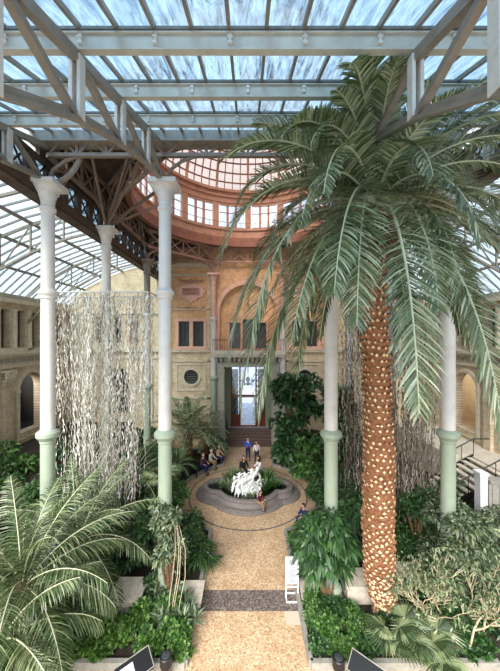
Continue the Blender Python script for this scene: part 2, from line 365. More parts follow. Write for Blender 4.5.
# dark beyond dummy openings
m = MB()
for s in (-1, 1):
    # window pair and surround
    fr = MB().plate(rect(s*aC-1.3, s*aC+1.3, 8.15, 10.65), [rect(s*aC-1.05, s*aC-.15, 8.3, 10.4), rect(s*aC+.15, s*aC+1.05, 8.3, 10.4)], lambda u, v, d: (u, YW-.1+d, v), .12)
    w = ST(fr.build('window_pair_frame', M['pink'], wb)); del w['kind']
    for dx in (-1.05, .15):
        g = MB().box(s*aC+dx, s*aC+dx+.9, YW+.3, YW+.34, 8.3, 10.4).build('window_pane', M['darkglass'], wb)
        MB().bar((s*aC+dx+.45, YW+.27, 8.3), (s*aC+dx+.45, YW+.27, 10.4), .04).bar((s*aC+dx, YW+.27, 9.6), (s*aC+dx+.9, YW+.27, 9.6), .04).build('glazing_bar', M['black'], g)
    MB().box(s*aC-1.45, s*aC+1.45, YW-.25, YW, 8.0, 8.15).build('window_sill', M['pink'], wb)
    # oculus
    MB().plate(circle(s*aC, 5.75, .8), [circle(s*aC, 5.75, .6)], lambda u, v, d: (u, YW-.12+d, v), .14).build('round_window_frame', M['stone'], wb)
    g = MB().box(s*aC-.65, s*aC+.65, YW+.25, YW+.3, 5.1, 6.4).build('round_window_pane', M['darkglass'], wb)
    mm = MB()
    for i in range(5): mm.bar((s*aC-.6, YW+.2, 5.35+i*.2), (s*aC+.6, YW+.2, 5.35+i*.2), .03)
    mm.build('glazing_bar', M['brown'], g)
    MB().plate(rect(s*aC-1.25, s*aC+1.25, 4.55, 6.85), [rect(s*aC-1.13, s*aC+1.13, 4.67, 6.73)], lambda u, v, d: (u, YW-.07+d, v), .08).build('panel_moulding', M['stone'], wb)
    # plaque with scrolls
    zc = 12.85; xc = s*aC
    ol = [(-.95, -.42), (-.55, -.5), (-.45, -.72), (-.15, -.75), (0, -1.0), (.15, -.75), (.45, -.72), (.55, -.5), (.95, -.42), (.98, -.18), (1.2, 0), (.98, .18), (.95, .45), (.55, .55), (0, .66), (-.55, .55), (-.95, .45), (-.98, .18), (-1.2, 0), (-.98, -.18)]
    p = MB().plate([(xc+a*1.05, zc+b) for a, b in ol], [rect(xc-.72, xc+.72, zc-.3, zc+.32)], lambda u, v, d: (u, YW-.16+d, v), .18).build('cartouche_plaque', M['pink'], wb)
    MB().box(xc-.72, xc+.72, YW-.08, YW, zc-.3, zc+.32).build('plaque_field', M['bframe'], p)
    t = MB()
    for i, wd in enumerate((.52, .4)): 
        for k in range(7):
            x0 = xc-wd+k*wd*2/7; t.box(x0, x0+.08, YW-.1, YW-.08, zc+.08-i*.26, zc+.2-i*.26)
    t.build('plaque_lettering', M['rustdark'], p)
    sc = MB()
    for sx in (-1, 1):
        for j in range(3):
            cx_ = xc+sx*(.25+j*.33); pts = [(cx_+sx*.17*math.cos(a)*(1-a/9), YW-.06, zc+.82+.03*j+.15*math.sin(a)*(1-a/9)) for a in np.linspace(0, 5.4, 12)]
            sc.tube(pts, .045, 5)
        pts = [(xc+sx*(.1+.25*k+.06*math.sin(k*2)), YW-.05, zc-1.35+.09*math.sin(k*1.9)) for k in range(5)]; sc.tube(pts, .05, 5)
    sc.ellipsoid((xc, YW-.06, zc+.92), (.14, .08, .2)); sc.build('scroll_ornament', M['bframe'], wb)
    # string courses
    c = MB()
    x0, x1 = sorted((s*2.95, s*7.3))
    for z0, z1, d in ((7.82, 8.0, .22), (7.0, 7.12, .1), (11.35, 11.45, .1), (14.2, 14.35, .12), (3.9, 4.05, .1), (14.9, 15.2, .3)): c.box(x0, x1, YW-d, YW, z0, z1)
    c.build('string_course', M['stone'] if True else 0, wb)
    for xx in (6.65, 3.25): MB().box(*sorted((s*(xx-.16), s*(xx+.16))), YW-.1, YW, 0, 14.9).build('pilaster', M['brickb'], wb)
# arch trim, tympanum and balcony
MB().plate(arch(0, 2.72, 8.0, 11.1, 26), [arch(0, 2.38, 8.01, 11.1, 26)], lambda u, v, d: (u, YW-.14+d, v), .16).build('arch_trim', M['pink'], wb)
MB().plate(arch(0, 2.5, 8.0, 11.1, 20), [rect(-1.55, -.65, 8.1, 10.3), rect(-.42, .42, 8.1, 10.6), rect(.65, 1.55, 8.1, 10.3)], lambda u, v, d: (u, YW+.45+d, v), .2).build('arch_infill', M['bricko'], wb)
MB().box(-1.7, 1.7, YW+.66, YW+.7, 8, 10.8).build('window_pane', M['darkglass'], wb)
m = MB()
for xx in (-.54, .54, -1.66, 1.66): m.lathe([(.11, 8.1), (.11, 8.2), (.08, 8.3), (.07, 10.2), (.12, 10.35), (.12, 10.45)], (xx, YW+.36, 0), 10)
m.build('balcony_colonnette', M['pink'], wb)
# portal
pt = MB()
for s in (-1, 1): pt.box(*sorted((s*1.97, s*2.55)), YW-.35, YW, 0, 6.6).box(*sorted((s*1.9, s*2.65)), YW-.42, YW, 6.2, 6.45).box(*sorted((s*1.95, s*2.6)), YW-.42, YW, 0, .5)
pt.box(-2.75, 2.75, YW-.4, YW, 6.6, 7.0)
pt.build('portal_surround', M['greystone'], wb)
m = MB()
for i in range(15): xx = -2.55+i*5.1/14; m.box(xx-.1, xx+.1, YW-.75, YW, 7.15, 7.45).box(xx-.1, xx+.1, YW-.55, YW, 7.0, 7.15)
m.build('balcony_corbel', M['greystone'], wb)
MB().box(-2.9, 2.9, YW-.95, YW, 7.45, 7.65).box(-3.0, 3.0, YW-1.05, YW, 7.65, 8.0).build('balcony_slab', M['paving'], wb)
m = MB()
m.bar((-2.9, YW-.95, 8.85), (2.9, YW-.95, 8.85), .06)
for i in range(30): m.bar((-2.85+i*5.7/29, YW-.95, 8.0), (-2.85+i*5.7/29, YW-.95, 8.85), .025)
m.build('balcony_railing', M['redwood'], wb)

# entrance recess, doors, hall beyond
YD = 26.4
ST(MB().box(-2.15, -1.97, YW+TH, YD+.1, 0, 6.7).box(-1.97, -1.55, YD-.2, YD, 1.1, 6.7).build('wall_recess_left', M['greenwall']))
ST(MB().box(1.97, 2.15, YW+TH, YD+.1, 0, 6.7).box(1.55, 1.97, YD-.2, YD, 1.1, 6.7).build('wall_recess_right', M['greenwall']))
ST(MB().box(-2.15, 2.15, YW+TH, YD, 6.6, 6.75).build('ceiling_recess', M['greenwall']))
ST(MB().box(-2.15, 2.15, YD-.25, 36, .9, 1.1).build('floor_hall', M['hallfloor']))
ST(MB().box(-5, -2.15, YD, YD+.15, 1, 7).box(2.15, 5, YD, YD+.15, 1, 7).box(-2.2, -2.1, YD+.15, 36, 1.1, 6.9).box(2.1, 2.2, YD+.15, 36, 1.1, 6.9).build('wall_hall', M['hallwall']))
st = tag(thing('entrance_stairs', (0, YW-.2, 0)), 'dark brown stone steps rising to the tall glazed entrance doors', 'stairs')
ns = 6
for i in range(ns):
    y0 = YW-.35+i*.3
    MB().box(-1.93, 1.93, y0, (YD-.26 if i == ns-1 else YW-.35+(i+1)*.3+.04), 0 if i == 0 else .18*i, .18*(i+1)).build('step', M['step'], st)
for s in (-1, 1):
    m = MB().tube([(s*1.85, YW-.3, .15), (s*1.85, YW-.3, 1.1), (s*1.85, YD-.5, 2.0), (s*1.85, YD-.5, 1.1)], .03, 6)
    m.build('handrail', M['black'], st)
dr = ST(thing('door_1', (0, YD, 1.1)))
fr = MB()
for xx in (-1.5, -.72, .72, 1.5): fr.box(xx-.07, xx+.07, YD-.14, YD-.02, 1.1, 6.6)
for zz in (1.15, 3.85, 6.5): fr.box(-1.55, 1.55, YD-.15, YD-.03, zz-.07, zz+.09)
for s in (-1, 1): fr.box(*sorted((s*.79, s*1.43)), YD-.1, YD-.05, 1.15, 2.2)
fr.build('door_frame', M['redwood'], dr)
lf = MB().plate(rect(-.64, .64, 1.2, 3.76), [rect(-.56, .56, 1.3, 3.68)], lambda u, v, d: (u, YD-.1+d, v), .05).build('door_leaf_frame', M['whitemetal'], dr)
MB().box(-.64, .64, YD-.08, YD-.07, 1.2, 6.45).box(-1.43, -.79, YD-.08, YD-.07, 2.2, 6.45).box(.79, 1.43, YD-.08, YD-.07, 2.2, 6.45).build('door_glass', M['winglass'], dr)
# hall contents: chandelier, sculpture silhouettes and dark side partitions seen through the doors
ch = tag(thing('chandelier', (0, 29, 4.6)), 'black branching chandelier hanging in the hall beyond the doors', 'chandelier')
m = MB().tube([(0, 29, 6.9), (0, 29, 4.7)], .03, 6).lathe([(.05, 4.3), (.2, 4.45), (.1, 4.7), (.26, 4.95), (.08, 5.2)], (0, 29, 0), 10)
for k in range(8):
    a = k*PI/4; m.tube([(.1*math.cos(a), 29+.1*math.sin(a), 4.6), (.42*math.cos(a), 29+.42*math.sin(a), 4.4), (.6*math.cos(a), 29+.6*math.sin(a), 4.75)], .035, 5).lathe([(.09, 0), (.1, .1), (.04, .14)], (.6*math.cos(a), 29+.6*math.sin(a), 4.75), 8)
m.build('chandelier_arms', M['black'], ch)
hp = tag(MB().box(-2.1, -1.0, 27.5, 28.6, 1.1, 6.0).box(-1.0, -.95, 27.5, 28.6, 1.1, 6.0).build('dark_cabinet', M['dark']), 'tall dark cabinet inside the hall, left of the doors', 'cabinet')
hp = tag(MB().box(1.0, 2.1, 27.5, 28.6, 1.1, 6.0).box(.95, 1.0, 27.5, 28.6, 1.1, 6.0).build('dark_cabinet', M['dark']), 'tall dark cabinet inside the hall, right of the doors', 'cabinet')

# side walls
def side_wall(s, nm):
    w = ST(thing('wall_'+nm, (s*15, 0, 0)))
    f = lambda u, v, d: (s*(15+d), u, v)
    hs = [arch(20.4-i*5.2, 1.07, 2.7, 5.55) for i in range(4)]
    MB().plate(rect(2, YW, 0, 7.2), hs, f, .6).build('arcade_wall', M['bricks'], w)
    ups = []
    y = YW-1.25
    while y > 3: ups.append(y); y -= 1.3
    MB().plate(rect(2, YW, 8.0, 11.2), [rect(y-.33, y+.33, 8.4, 10.8) for y in ups], f, .5).build('upper_wall', M['bricks'], w)
    MB().box(*sorted((s*15.0, s*15.5)), 2, YW, 7.2, 8.0).build('frieze', M['stone'], w)
    orn = MB()
    y = 14.0
    while y < YW-.3: orn.box(*sorted((s*14.93, s*15)), y, y+.12, 7.42, 7.7); y += .26
    orn.build('frieze_ornament', M['greystone'], w)
    c = MB().box(*sorted((s*14.6, s*15)), 2, YW, 7.95, 8.12).box(*sorted((s*14.75, s*15)), 2, YW, 7.8, 7.95).box(*sorted((s*14.85, s*15)), 2, YW, 7.12, 7.24)
    c.box(*sorted((s*14.7, s*15)), 2, YW, 11.2, 11.45).box(*sorted((s*14.9, s*15)), 2, YW, 8.12, 8.35)
    c.build('cornice', M['stone'], w)
    MB().box(*sorted((s*15.4, s*15.46)), 2, YW, 8.3, 10.9).build('window_pane', M['darkglass'], w)
    for y in ups[:8]:
        MB().lathe([(.16, 8.35), (.16, 8.5), (.12, 8.6), (.11, 10.5), (.18, 10.75), (.18, 10.85)], (s*14.96, y-.65, 0), 10).build('half_column', M['stone'], w)
    for i in range(3):
        yc = 20.4-i*5.2
        MB().plate(arch(yc, 1.32, 2.3, 5.55), [arch(yc, 1.09, 2.31, 5.55)], lambda u, v, d: (s*(14.9+d), u, v), .12).build('arch_trim', M['stone'], w)
        MB().box(*sorted((s*14.88, s*15)), yc-1.45, yc-1.05, 5.4, 5.6).box(*sorted((s*14.88, s*15)), yc+1.05, yc+1.45, 5.4, 5.6).build('impost', M['stone'], w)
        for yy in (yc-2.1,):
            p = MB().box(*sorted((s*14.8, s*15)), yy-.28, yy+.28, 2, 6.3).build('pilaster', M['bricks'], w)
            q = MB().box(*sorted((s*14.62, s*15)), yy-.42, yy+.42, 6.85, 7.0).box(*sorted((s*14.72, s*15)), yy-.32, yy+.32, 6.3, 6.4)
            for k in range(5): q.ellipsoid((s*14.72, yy-.3+k*.15, 6.6), (.1, .1, .24), 8, 6)
            q.ellipsoid((s*14.68, yy-.32, 6.75), (.13, .13, .13), 8, 6).ellipsoid((s*14.68, yy+.32, 6.75), (.13, .13, .13), 8, 6)
            q.build('pilaster_capital', M['stone'], p)
        # room beyond the arch
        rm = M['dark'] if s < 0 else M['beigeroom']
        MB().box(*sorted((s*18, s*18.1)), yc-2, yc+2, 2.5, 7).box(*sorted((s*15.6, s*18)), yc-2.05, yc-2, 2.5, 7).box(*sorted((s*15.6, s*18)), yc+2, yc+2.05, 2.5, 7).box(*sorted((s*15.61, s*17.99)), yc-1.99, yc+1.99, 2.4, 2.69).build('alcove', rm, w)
    return w
wl = side_wall(-1, 'left'); wr = side_wall(1, 'right')
# panelled door seen through the right arch, shelves with small busts in the left one
dd = ST(thing('door_2', (17.9, 19.5, 2.7)))
m = MB().box(17.85, 17.98, 19.0, 20.3, 2.7, 5.3).build('door_leaf', M['panel'], dd)
mm = MB()
for yy in (19.15, 19.75):
    for k in range(3): mm.box(17.82, 17.85, yy, yy+.4, 2.9+k*.8, 3.5+k*.8)
mm.build('door_panel', M['stone'], m)
lp = MB()
sh = tag(thing('display_shelves', (-17.8, 20.4, 2.7)), 'dark wooden display shelves with pale busts inside the left arch', 'shelf')
m = MB()
for k in range(5): m.box(-17.95, -17.4, 19.0, 21.8, 2.75+k*.75, 2.8+k*.75)
m.box(-17.95, -17.4, 18.95, 19.0, 2.7, 5.85).box(-17.95, -17.4, 21.8, 21.85, 2.7, 5.85)
m.build('shelf_frame', M['redwood'], sh)
bust0 = None
for k in range(4):
    for j in range(3):
        if bust0 is None:
            b = MB().lathe([(.12, 0), (.12, .06), (.05, .1), (.14, .2), (.13, .26), (.05, .3), (.05, .34), (.09, .4), (.1, .48), (.05, .56)], (0, 0, 0), 10)
            bust0 = b.build('marble_bust', M['paving'], loc=(0, 0, 0)); o = bust0
        else:
            o = bust0.copy(); COL.objects.link(o)
        o.location = (-17.6, 19.5+j*.9, 2.80+k*.75)
        tag(o, 'small pale bust standing on the dark shelves in the left arch', 'bust', 'busts on the shelves in the left arch')

# ------------------------------------------------------------------ columns
def make_column(x, y, label, top='white'):
    o = thing('iron_column', (x, y, 0)); tag(o, label, 'column')
    return o
def col_meshes():
    d = {}
    d['column_base'] = (MB().lathe([(.42, 0), (.42, .2), (.36, .28), (.36, .5), (.27, .62), (.26, .7)]), 'green')
    d['lower_shaft'] = (MB().lathe([(.235, .7), (.225, 5.45)]), 'green')
    d['collar'] = (MB().lathe([(.22, 5.42), (.25, 5.45), (.25, 5.52), (.3, 5.58), (.36, 5.66), (.36, 5.78), (.3, 5.84), (.24, 5.88)]), 'green')
    d['upper_shaft'] = (MB().lathe([(.225, 5.86), (.215, 10.3)]), 'white')
    d['middle_band'] = (MB().lathe([(.22, 10.3), (.26, 10.34), (.26, 10.42), (.32, 10.5), (.32, 10.58), (.25, 10.64), (.22, 10.7)]), 'white')
    d['top_shaft'] = (MB().lathe([(.21, 10.7), (.205, 13.3), (.25, 13.34), (.25, 13.44), (.21, 13.48), (.21, 13.6)]), 'top')
    d['capital'] = (MB().lathe([(.21, 13.6), (.24, 13.75), (.3, 13.95), (.38, 14.06), (.44, 14.1), (.44, 14.14)]).box(-.46, .46, -.46, .46, 14.14, 14.28), 'top')
    return d
CM = col_meshes(); cache = {}
def column(x, y, label, top='white'):
    o = make_column(x, y, label)
    for k, (mb, mt) in CM.items():
        mt = top if mt == 'top' else mt
        key = (k, mt)
        if key not in cache: cache[key] = mb.mesh(k, M[mt], smooth=False); 
        c = bpy.data.objects.new(k, cache[key]); COL.objects.link(c); c.parent = o
for mt in ():
    pass
column(-HX, Y0, 'white and mint iron column nearest the path on the left, foot in tall bushes')
column(HX, Y0, 'white and mint iron column just left of the big palm trunk')
column(-SQ, Y0, 'leftmost white iron column, at the outer edge of the hanging strands')
column(SQ, Y0, 'rightmost white iron column, in front of the right arch')
column(-SQ, Y0+4.15, 'white iron column behind the middle of the left hanging strands')
column(SQ, Y0+4.15, 'white iron column behind the right hanging strands and the palm')
column(-SQ, Y1-4.15, 'slim grey and mint column right of the left hanging strands', 'steel')
column(SQ, Y1-4.15, 'slim far column behind palm fronds on the right', 'steel')
column(-HX, Y1, 'slim rose-topped column left of the entrance portal', 'pinkpaint')
column(HX, Y1, 'slim rose-topped column right of the entrance portal behind fronds', 'pinkpaint')
column(-SQ, Y1, 'far corner column against the back wall on the left', 'pinkpaint')
column(SQ, Y1, 'far corner column against the back wall on the right', 'pinkpaint')

# ------------------------------------------------------------------ near glass roof
def top(y): return 13.86+.35*(y-5.0)          # underside of the purlins
roof = ST(thing('ceiling', (0, 5, top(5))))
br = None
for i, y in enumerate((-1.8, -.1, 1.6, 3.3, 5.0, 6.7, 8.4)):
    z = top(y)
    m = MB().box(-7.4, 7.4, y-.03, y+.03, z, z+.27).box(-7.4, 7.4, y-.06, y+.06, z-.02, z+.01).box(-7.4, 7.4, y-.07, y+.07, z+.25, z+.28)
    p = m.build('purlin', M['purlin'], roof)
    MB().box(-7.4, 7.4, y-.09, y-.03, z+.29, z+.34).build('gutter_rail', M['railsteel'], p)
    if i >= 3:
        for k in range(11):
            x = -6.3+k*1.26-(.0 if i % 2 else .3)
            MB().box(x-.022, x+.022, y-.06, y-.02, z+.1, z+.33).box(x-.042, x+.042, y-.075, y-.03, z+.18, z+.21).box(x-.04, x+.04, y-.075, y-.03, z+.08, z+.11).build('bracket', M['post'], p)
for k in range(24):
    x = -7.25+k*.63
    MB().bar((x, -1.9, top(-1.9)+.38), (x, 10.2, top(10.2)+.38), .06, .09).build('glazing_bar', M['steel'], roof)
g = MB(); g.poly([(-7.4, -1.9, top(-1.9)+.43), (7.4, -1.9, top(-1.9)+.43), (7.4, 10.2, top(10.2)+.43), (-7.4, 10.2, top(10.2)+.43)])
g.build('roof_glass', M['roofglass'], roof)

def bot(y): return float(np.interp(y, [-.1, 1.6, 3.3, 5.0, 6.7, 8.4, 9.9], [8.9, 10.5, 11.75, 12.72, 13.42, 13.98, 14.3]))
def roof_truss(x, label):
    t = thing('roof_truss', (x, 5, 13)); tag(t, label, 'truss', None)
    tz = lambda y: top(y)-.1
    MB().barpath([(x, y, tz(y)) for y in (-1.8, 10.0)], .14, .17).build('top_chord', M['steel'], t)
    ys = np.linspace(1.6, 9.9, 22)
    c = MB(); pts = [(x, y, bot(y)) for y in ys]; c.barpath(pts, .16, .06).barpath([(a, b, z+.08) for a, b, z in pts], .04, .12)
    c.build('bottom_chord', M['steel'], t)
    nodes = [1.6, 3.3, 5.0, 6.7, 8.4]
    for i, y in enumerate(nodes):
        MB().bar((x-.07, y, bot(y)), (x-.07, y, tz(y)), .06, .16).bar((x+.07, y, bot(y)), (x+.07, y, tz(y)), .06, .16).build('post', M['post'], t)
        if i < 4:
            y2 = nodes[i+1]; MB().bar((x, y+.05, tz(y)), (x, y2-.05, bot(y2)), .12, .12).build('diagonal', M['steel'], t)
        else:
            MB().bar((x, y+.05, tz(y)), (x, 9.8, bot(9.8)), .12, .12).build('diagonal', M['steel'], t)
roof_truss(-HX-.06, 'grey arched roof truss landing on the column left of the path')
roof_truss(HX, 'grey arched roof truss above the big date palm')
roof_truss(-SQ, 'grey roof truss ending on the leftmost column')
roof_truss(SQ, 'grey roof truss ending on the rightmost column')

# fascia girder, octagon deck and lattice girders
ST(MB().box(-7.4, 7.4, 9.95, 10.25, 15.62, 16.1).box(-7.4, 7.4, 9.85, 10.35, 15.6, 15.66).build('trim_fascia', M['steel']))
dk = MB().plate(rect(-7.4, 7.4, 10.25, YW), [circle(0, CYC, 6.62, 64)], lambda u, v, d: (u, v, 16.5+d), .2)
ST(dk.build('ceiling_deck', M['deck']))
m = MB()
for k in range(12):
    y = 10.6+k*.35
    if y < 11.6: m.box(-7, 7, y, y+.06, 16.4, 16.5)
for s in (-1, 1):
    for k in range(8): m.box(*sorted((s*(6.4), s*(6.46))), 10.3+k*.01, 10.4, 16.4, 16.5)
ST(m.build('trim_deck_joists', M['brown']))
def girder(p, q, label, zt=16.35, zb=15.25, mat='brown', nb=4):
    p = Vector((p[0], p[1], 0)); q = Vector((q[0], q[1], 0))
    t = thing('lattice_girder', (p+q)/2+Vector((0, 0, zb))); tag(t, label, 'girder')
    P = lambda f, z: tuple(p.lerp(q, f)+Vector((0, 0, z)))
    MB().bar(P(0, zt), P(1, zt), .14, .16).build('top_chord', M[mat], t)
    MB().bar(P(0, zb), P(1, zb), .14, .12).build('bottom_chord', M[mat], t)
    for i in range(nb):
        a, b = i/nb, (i+1)/nb
        MB().bar(P(a, zb), P(b, zt), .06, .07).bar(P(a, zt), P(b, zb), .05, .06).build('cross_brace', M[mat], t)
        if i: MB().bar(P(a, zb), P(a, zt), .09, .09).build('post', M['bframe' if mat == 'bframe' else 'brown'], t)
    L = (q-p).length; fr = min(.33, 1.15/L)
    for a, b in ((0, fr), (1, 1-fr)):      # splayed struts off the capitals
        MB().tube([P(a, 14.3), P(a+(b-a)*.15, 14.75), P(a+(b-a)*.5, 15.05), P(b, zb)], .055, 6).build('strut', M[mat], t)
cs = {'a': (-HX, Y0), 'b': (HX, Y0), 'c': (SQ, Y0+4.15), 'd': (SQ, Y1-4.15), 'e': (HX, Y1), 'f': (-HX, Y1), 'g': (-SQ, Y1-4.15), 'h': (-SQ, Y0+4.15)}
for a, b, lab, mt in (('a', 'b', 'lattice girder across the path below the front edge of the dome deck', 'brown'), ('b', 'c', 'slanting lattice girder behind the palm crown', 'brown'), ('c', 'd', 'lattice girder on the right side of the dome', 'brown'),
                  ('d', 'e', 'slanting lattice girder at the far right of the dome', 'bframe'), ('e', 'f', 'rose lattice girder under the dome before the back wall', 'bframe'), ('f', 'g', 'slanting lattice girder at the far left of the dome', 'bframe'),
                  ('g', 'h', 'lattice girder on the left side of the dome', 'brown'), ('h', 'a', 'slanting lattice girder at the near left of the dome', 'brown')):
    girder(cs[a], cs[b], lab, mat=mt)
girder((-SQ, Y0), (-HX, Y0), 'dark lattice girder between the two left front columns')
girder((HX, Y0), (SQ, Y0), 'dark lattice girder between the two right front columns')
girder((-SQ, Y1), (-HX, Y1), 'rose lattice girder above the plaque left of the portal', mat='bframe')
girder((HX, Y1), (SQ, Y1), 'rose lattice girder above the bay right of the portal', mat='bframe')
for s, nm in ((-1, 'left'), (1, 'right')):
    girder((s*SQ, Y0), (s*SQ, Y0+4.15), 'dark lattice girder over the near end of the %s clerestory' % nm)
    girder((s*SQ, Y1-4.15), (s*SQ, Y1), 'dark lattice girder over the far end of the %s clerestory' % nm)
    # big diagonal braces rising from the middle columns
    t = tag(thing('roof_brace', (s*SQ, Y0+4.15, 14.3)), 'fan of dark iron braces spreading over the second %s column' % nm, 'brace')
    for dx, dy in ((1.9, -2.2), (2.6, .2), (2.0, 2.0), (.9, -3.2), (3.4, -3.6)):
        MB().bar((s*SQ, Y0+4.15, 14.35), (s*(SQ-dx), Y0+4.15+dy, 16.35), .1, .12).build('strut', M['brown'], t)
    t = tag(thing('roof_brace', (s*SQ, Y0, 14.3)), 'curved iron bracket on the front %s corner column' % nm, 'brace')
    pts = [(s*(SQ-1.1*math.sin(a)), Y0+.1, 14.35+1.3*(1-math.cos(a))) for a in np.linspace(0, PI/2, 8)]
    MB().tube(pts, .09, 8).build('curved_bracket', M['steel'], t)
    pts = [(s*SQ, Y0+1.1*math.sin(a), 14.35+1.0*(1-math.cos(a))) for a in np.linspace(0, PI/2, 8)]
    MB().tube(pts, .06, 8).build('curved_bracket', M['steel'], t)
    # clerestory with crossed panes
    ce = ST(thing('window_clerestory_'+nm, (s*SQ, 15, 14.3)))
    MB().box(*sorted((s*7.12, s*7.4)), 3, YW, 14.0, 14.3).box(*sorted((s*7.12, s*7.3)), 3, YW, 15.12, 15.25).box(*sorted((s*7.2, s*7.7)), 3, YW, 13.9, 14.0).build('window_rail', M['deck'], ce)
    MB().box(*sorted((s*7.2, s*7.35)), 10.2, YW, 15.25, 16.6).build('upper_panel', M['deck'], ce)
    y = 5.0; k = 0
    while y < YW-1:
        MB().box(*sorted((s*7.14, s*7.3)), y-.16, y+.16, 14.3, 15.12).build('mullion', M['deck'], ce)
        MB().bar((s*7.2, y+.16, 14.32), (s*7.2, y+.78, 15.1), .05).bar((s*7.2, y+.16, 15.1), (s*7.2, y+.78, 14.32), .05).build('cross_bar', M['black'], ce)
        y += .94
    MB().box(*sorted((s*7.3, s*7.31)), 3, YW, 14.3, 15.12).build('window_glass', M['sideglass'], ce)

# ------------------------------------------------------------------ side roofs
RP = [(7.4, 15.42), (8.9, 15.1), (10.5, 14.68), (12, 14.1), (13.7, 13.15), (15.2, 11.75)]
for s, nm in ((-1, 'left'), (1, 'right')):
    r = ST(thing('ceiling_aisle_'+nm, (s*11, 12, 14)))
    for k, y in enumerate(np.arange(4.0, YW, .62)):
        MB().barpath([(s*a, y, z) for a, z in RP], .05, .09).build('glazing_bar', M['railsteel'], r)
    g = MB()
    for (a, z), (b, w) in zip(RP, RP[1:]): g.poly([(s*a, 3.5, z+.06), (s*b, 3.5, w+.06), (s*b, YW+.5, w+.06), (s*a, YW+.5, z+.06)])
    g.build('roof_glass', M['sideglass'], r)
    for (a, z) in RP[1:-1]: MB().bar((s*a, 3.5, z-.12), (s*a, YW, z-.12), .1, .14).build('purlin', M['steel'], r)
    MB().box(*sorted((s*14.8, s*15.4)), 3.5, YW, 11.45, 11.75).build('gutter', M['greystone'], r)
    for y, wh in ((5.95, 'nearest'), (Y0, 'front'), (Y0+4.15, 'second'), (Y1-4.15, 'far')):
        t = tag(thing('aisle_truss', (s*11, y, 13)), 'light iron truss spanning the %s aisle from the %s column' % (nm, wh), 'truss')
        up = [(s*a, y, z-.25) for a, z in RP]
        lo = [(s*7.3, y, 14.15), (s*8.9, y, 13.75), (s*10.5, y, 13.1), (s*12, y, 12.3), (s*13.7, y, 11.3), (s*14.95, y, 10.0)]
        MB().barpath(up, .08, .1).build('top_chord', M['steel'], t)
        MB().barpath(lo, .09, .1).build('bottom_chord', M['steel'], t)
        for a, b in list(zip(up, lo))[1:-1]: MB().bar(a, b, .07).build('post', M['steel'], t)
        for i in range(1, 5): MB().bar(up[i], lo[i+1], .05).build('diagonal', M['steel'], t)
        pts = [(s*(15-1.5*math.sin(a)), y, 8.2+2.9*(1-math.cos(a))) for a in np.linspace(0, PI/2, 9)]
        MB().tube(pts, .07, 6).build('curved_bracket', M['steel'], t)

# ------------------------------------------------------------------ dome
dm = tag(thing('glass_dome', (0, CYC, 16.5)), 'round terracotta drum with windows carrying a ribbed glass dome', 'dome')
cc = (0, CYC)
q = MB()
q.arcbox(6.3, 6.62, 0, 2*PI, 16.25, 16.55, cc, 96).arcbox(6.45, 6.75, 0, 2*PI, 16.55, 17.0, cc, 96)
q.build('lower_ring', M['rustdark'], dm)
q = MB().arcbox(6.5, 6.85, 0, 2*PI, 17.0, 17.55, cc, 96).arcbox(6.35, 6.85, 0, 2*PI, 17.55, 17.7, cc, 96)
q.build('drum_base', M['rust'], dm)
q = MB().arcbox(6.5, 6.85, 0, 2*PI, 19.75, 20.15, cc, 96).arcbox(6.35, 6.85, 0, 2*PI, 20.15, 20.3, cc, 96).arcbox(6.2, 6.85, 0, 2*PI, 20.5, 20.7, cc, 96).arcbox(6.45, 6.85, 0, 2*PI, 20.3, 20.5, cc, 96)
q.build('drum_cornice', M['rust'], dm)
NB = 16
for k in range(NB):
    a0 = 2*PI*k/NB; w = 2*PI/NB
    MB().arcbox(6.55, 6.82, a0-.035, a0+.035, 17.7, 19.75, cc, 2).build('pier', M['rust'], dm)
    q = MB()
    for j in (1, 2):
        a = a0+.045+(w-.09)*j/3; q.arcbox(6.64, 6.76, a-.013, a+.013, 17.7, 19.75, cc, 1)
    q.arcbox(6.58, 6.7, a0+.045, a0+w-.045, 17.7, 17.85, cc, 4).arcbox(6.58, 6.7, a0+.045, a0+w-.045, 19.55, 19.75, cc, 4).arcbox(6.6, 6.66, a0+.045, a0+w-.045, 18.95, 19.01, cc, 4)
    wn = q.build('window_frame', M['rust'], dm)
    MB().arcbox(6.7, 6.72, a0+.045, a0+w-.045, 17.7, 19.75, cc, 4).build('window_pane', M['winglass'], wn)
DR, DH, DZ = 6.4, 5.2, 20.6
def dp(a, e, r=0): return ((DR+r)*math.cos(e)*math.cos(a), CYC+(DR+r)*math.cos(e)*math.sin(a), DZ+(DH+r)*math.sin(e))
for k in range(NB):
    a = 2*PI*k/NB; MB().barpath([dp(a, e) for e in np.linspace(0, PI/2-.12, 12)], .16, .2).build('main_rib', M['rust'], dm)
    q = MB()
    for j in (1, 2, 3): a2 = a+2*PI/NB*j/4; q.barpath([dp(a2, e) for e in np.linspace(0, PI/2-.25, 9)], .06, .1)
    q.build('glazing_bar', M['rustdark'], dm)
for i in range(1, 11):
    e = i*.13; q = MB(); q.barpath([dp(a, e) for a in np.linspace(0, 2*PI, 49)], .07, .09); q.build('ring_rib', M['rustdark'], dm)
g = MB(); b = 0; E = np.linspace(0, PI/2, 12)
for i, e in enumerate(E):
    for k in range(64): g.v.append(dp(2*PI*k/64, e, .1))
for i in range(11):
    for k in range(64): g.face((i*64+k, i*64+(k+1) % 64, (i+1)*64+(k+1) % 64, (i+1)*64+k))
g.build('dome_glass', M['domeglass'], dm)
q = MB()
for z in (18.1,): q.barpath([(6.25*math.cos(a), CYC+6.25*math.sin(a), z) for a in np.linspace(0, 2*PI, 65)], .03)
for k in range(64): a = 2*PI*k/64; q.bar((6.25*math.cos(a), CYC+6.25*math.sin(a), 17.7), (6.25*math.cos(a), CYC+6.25*math.sin(a), 18.1), .025)
q.build('gallery_rail', M['rustdark'], dm)

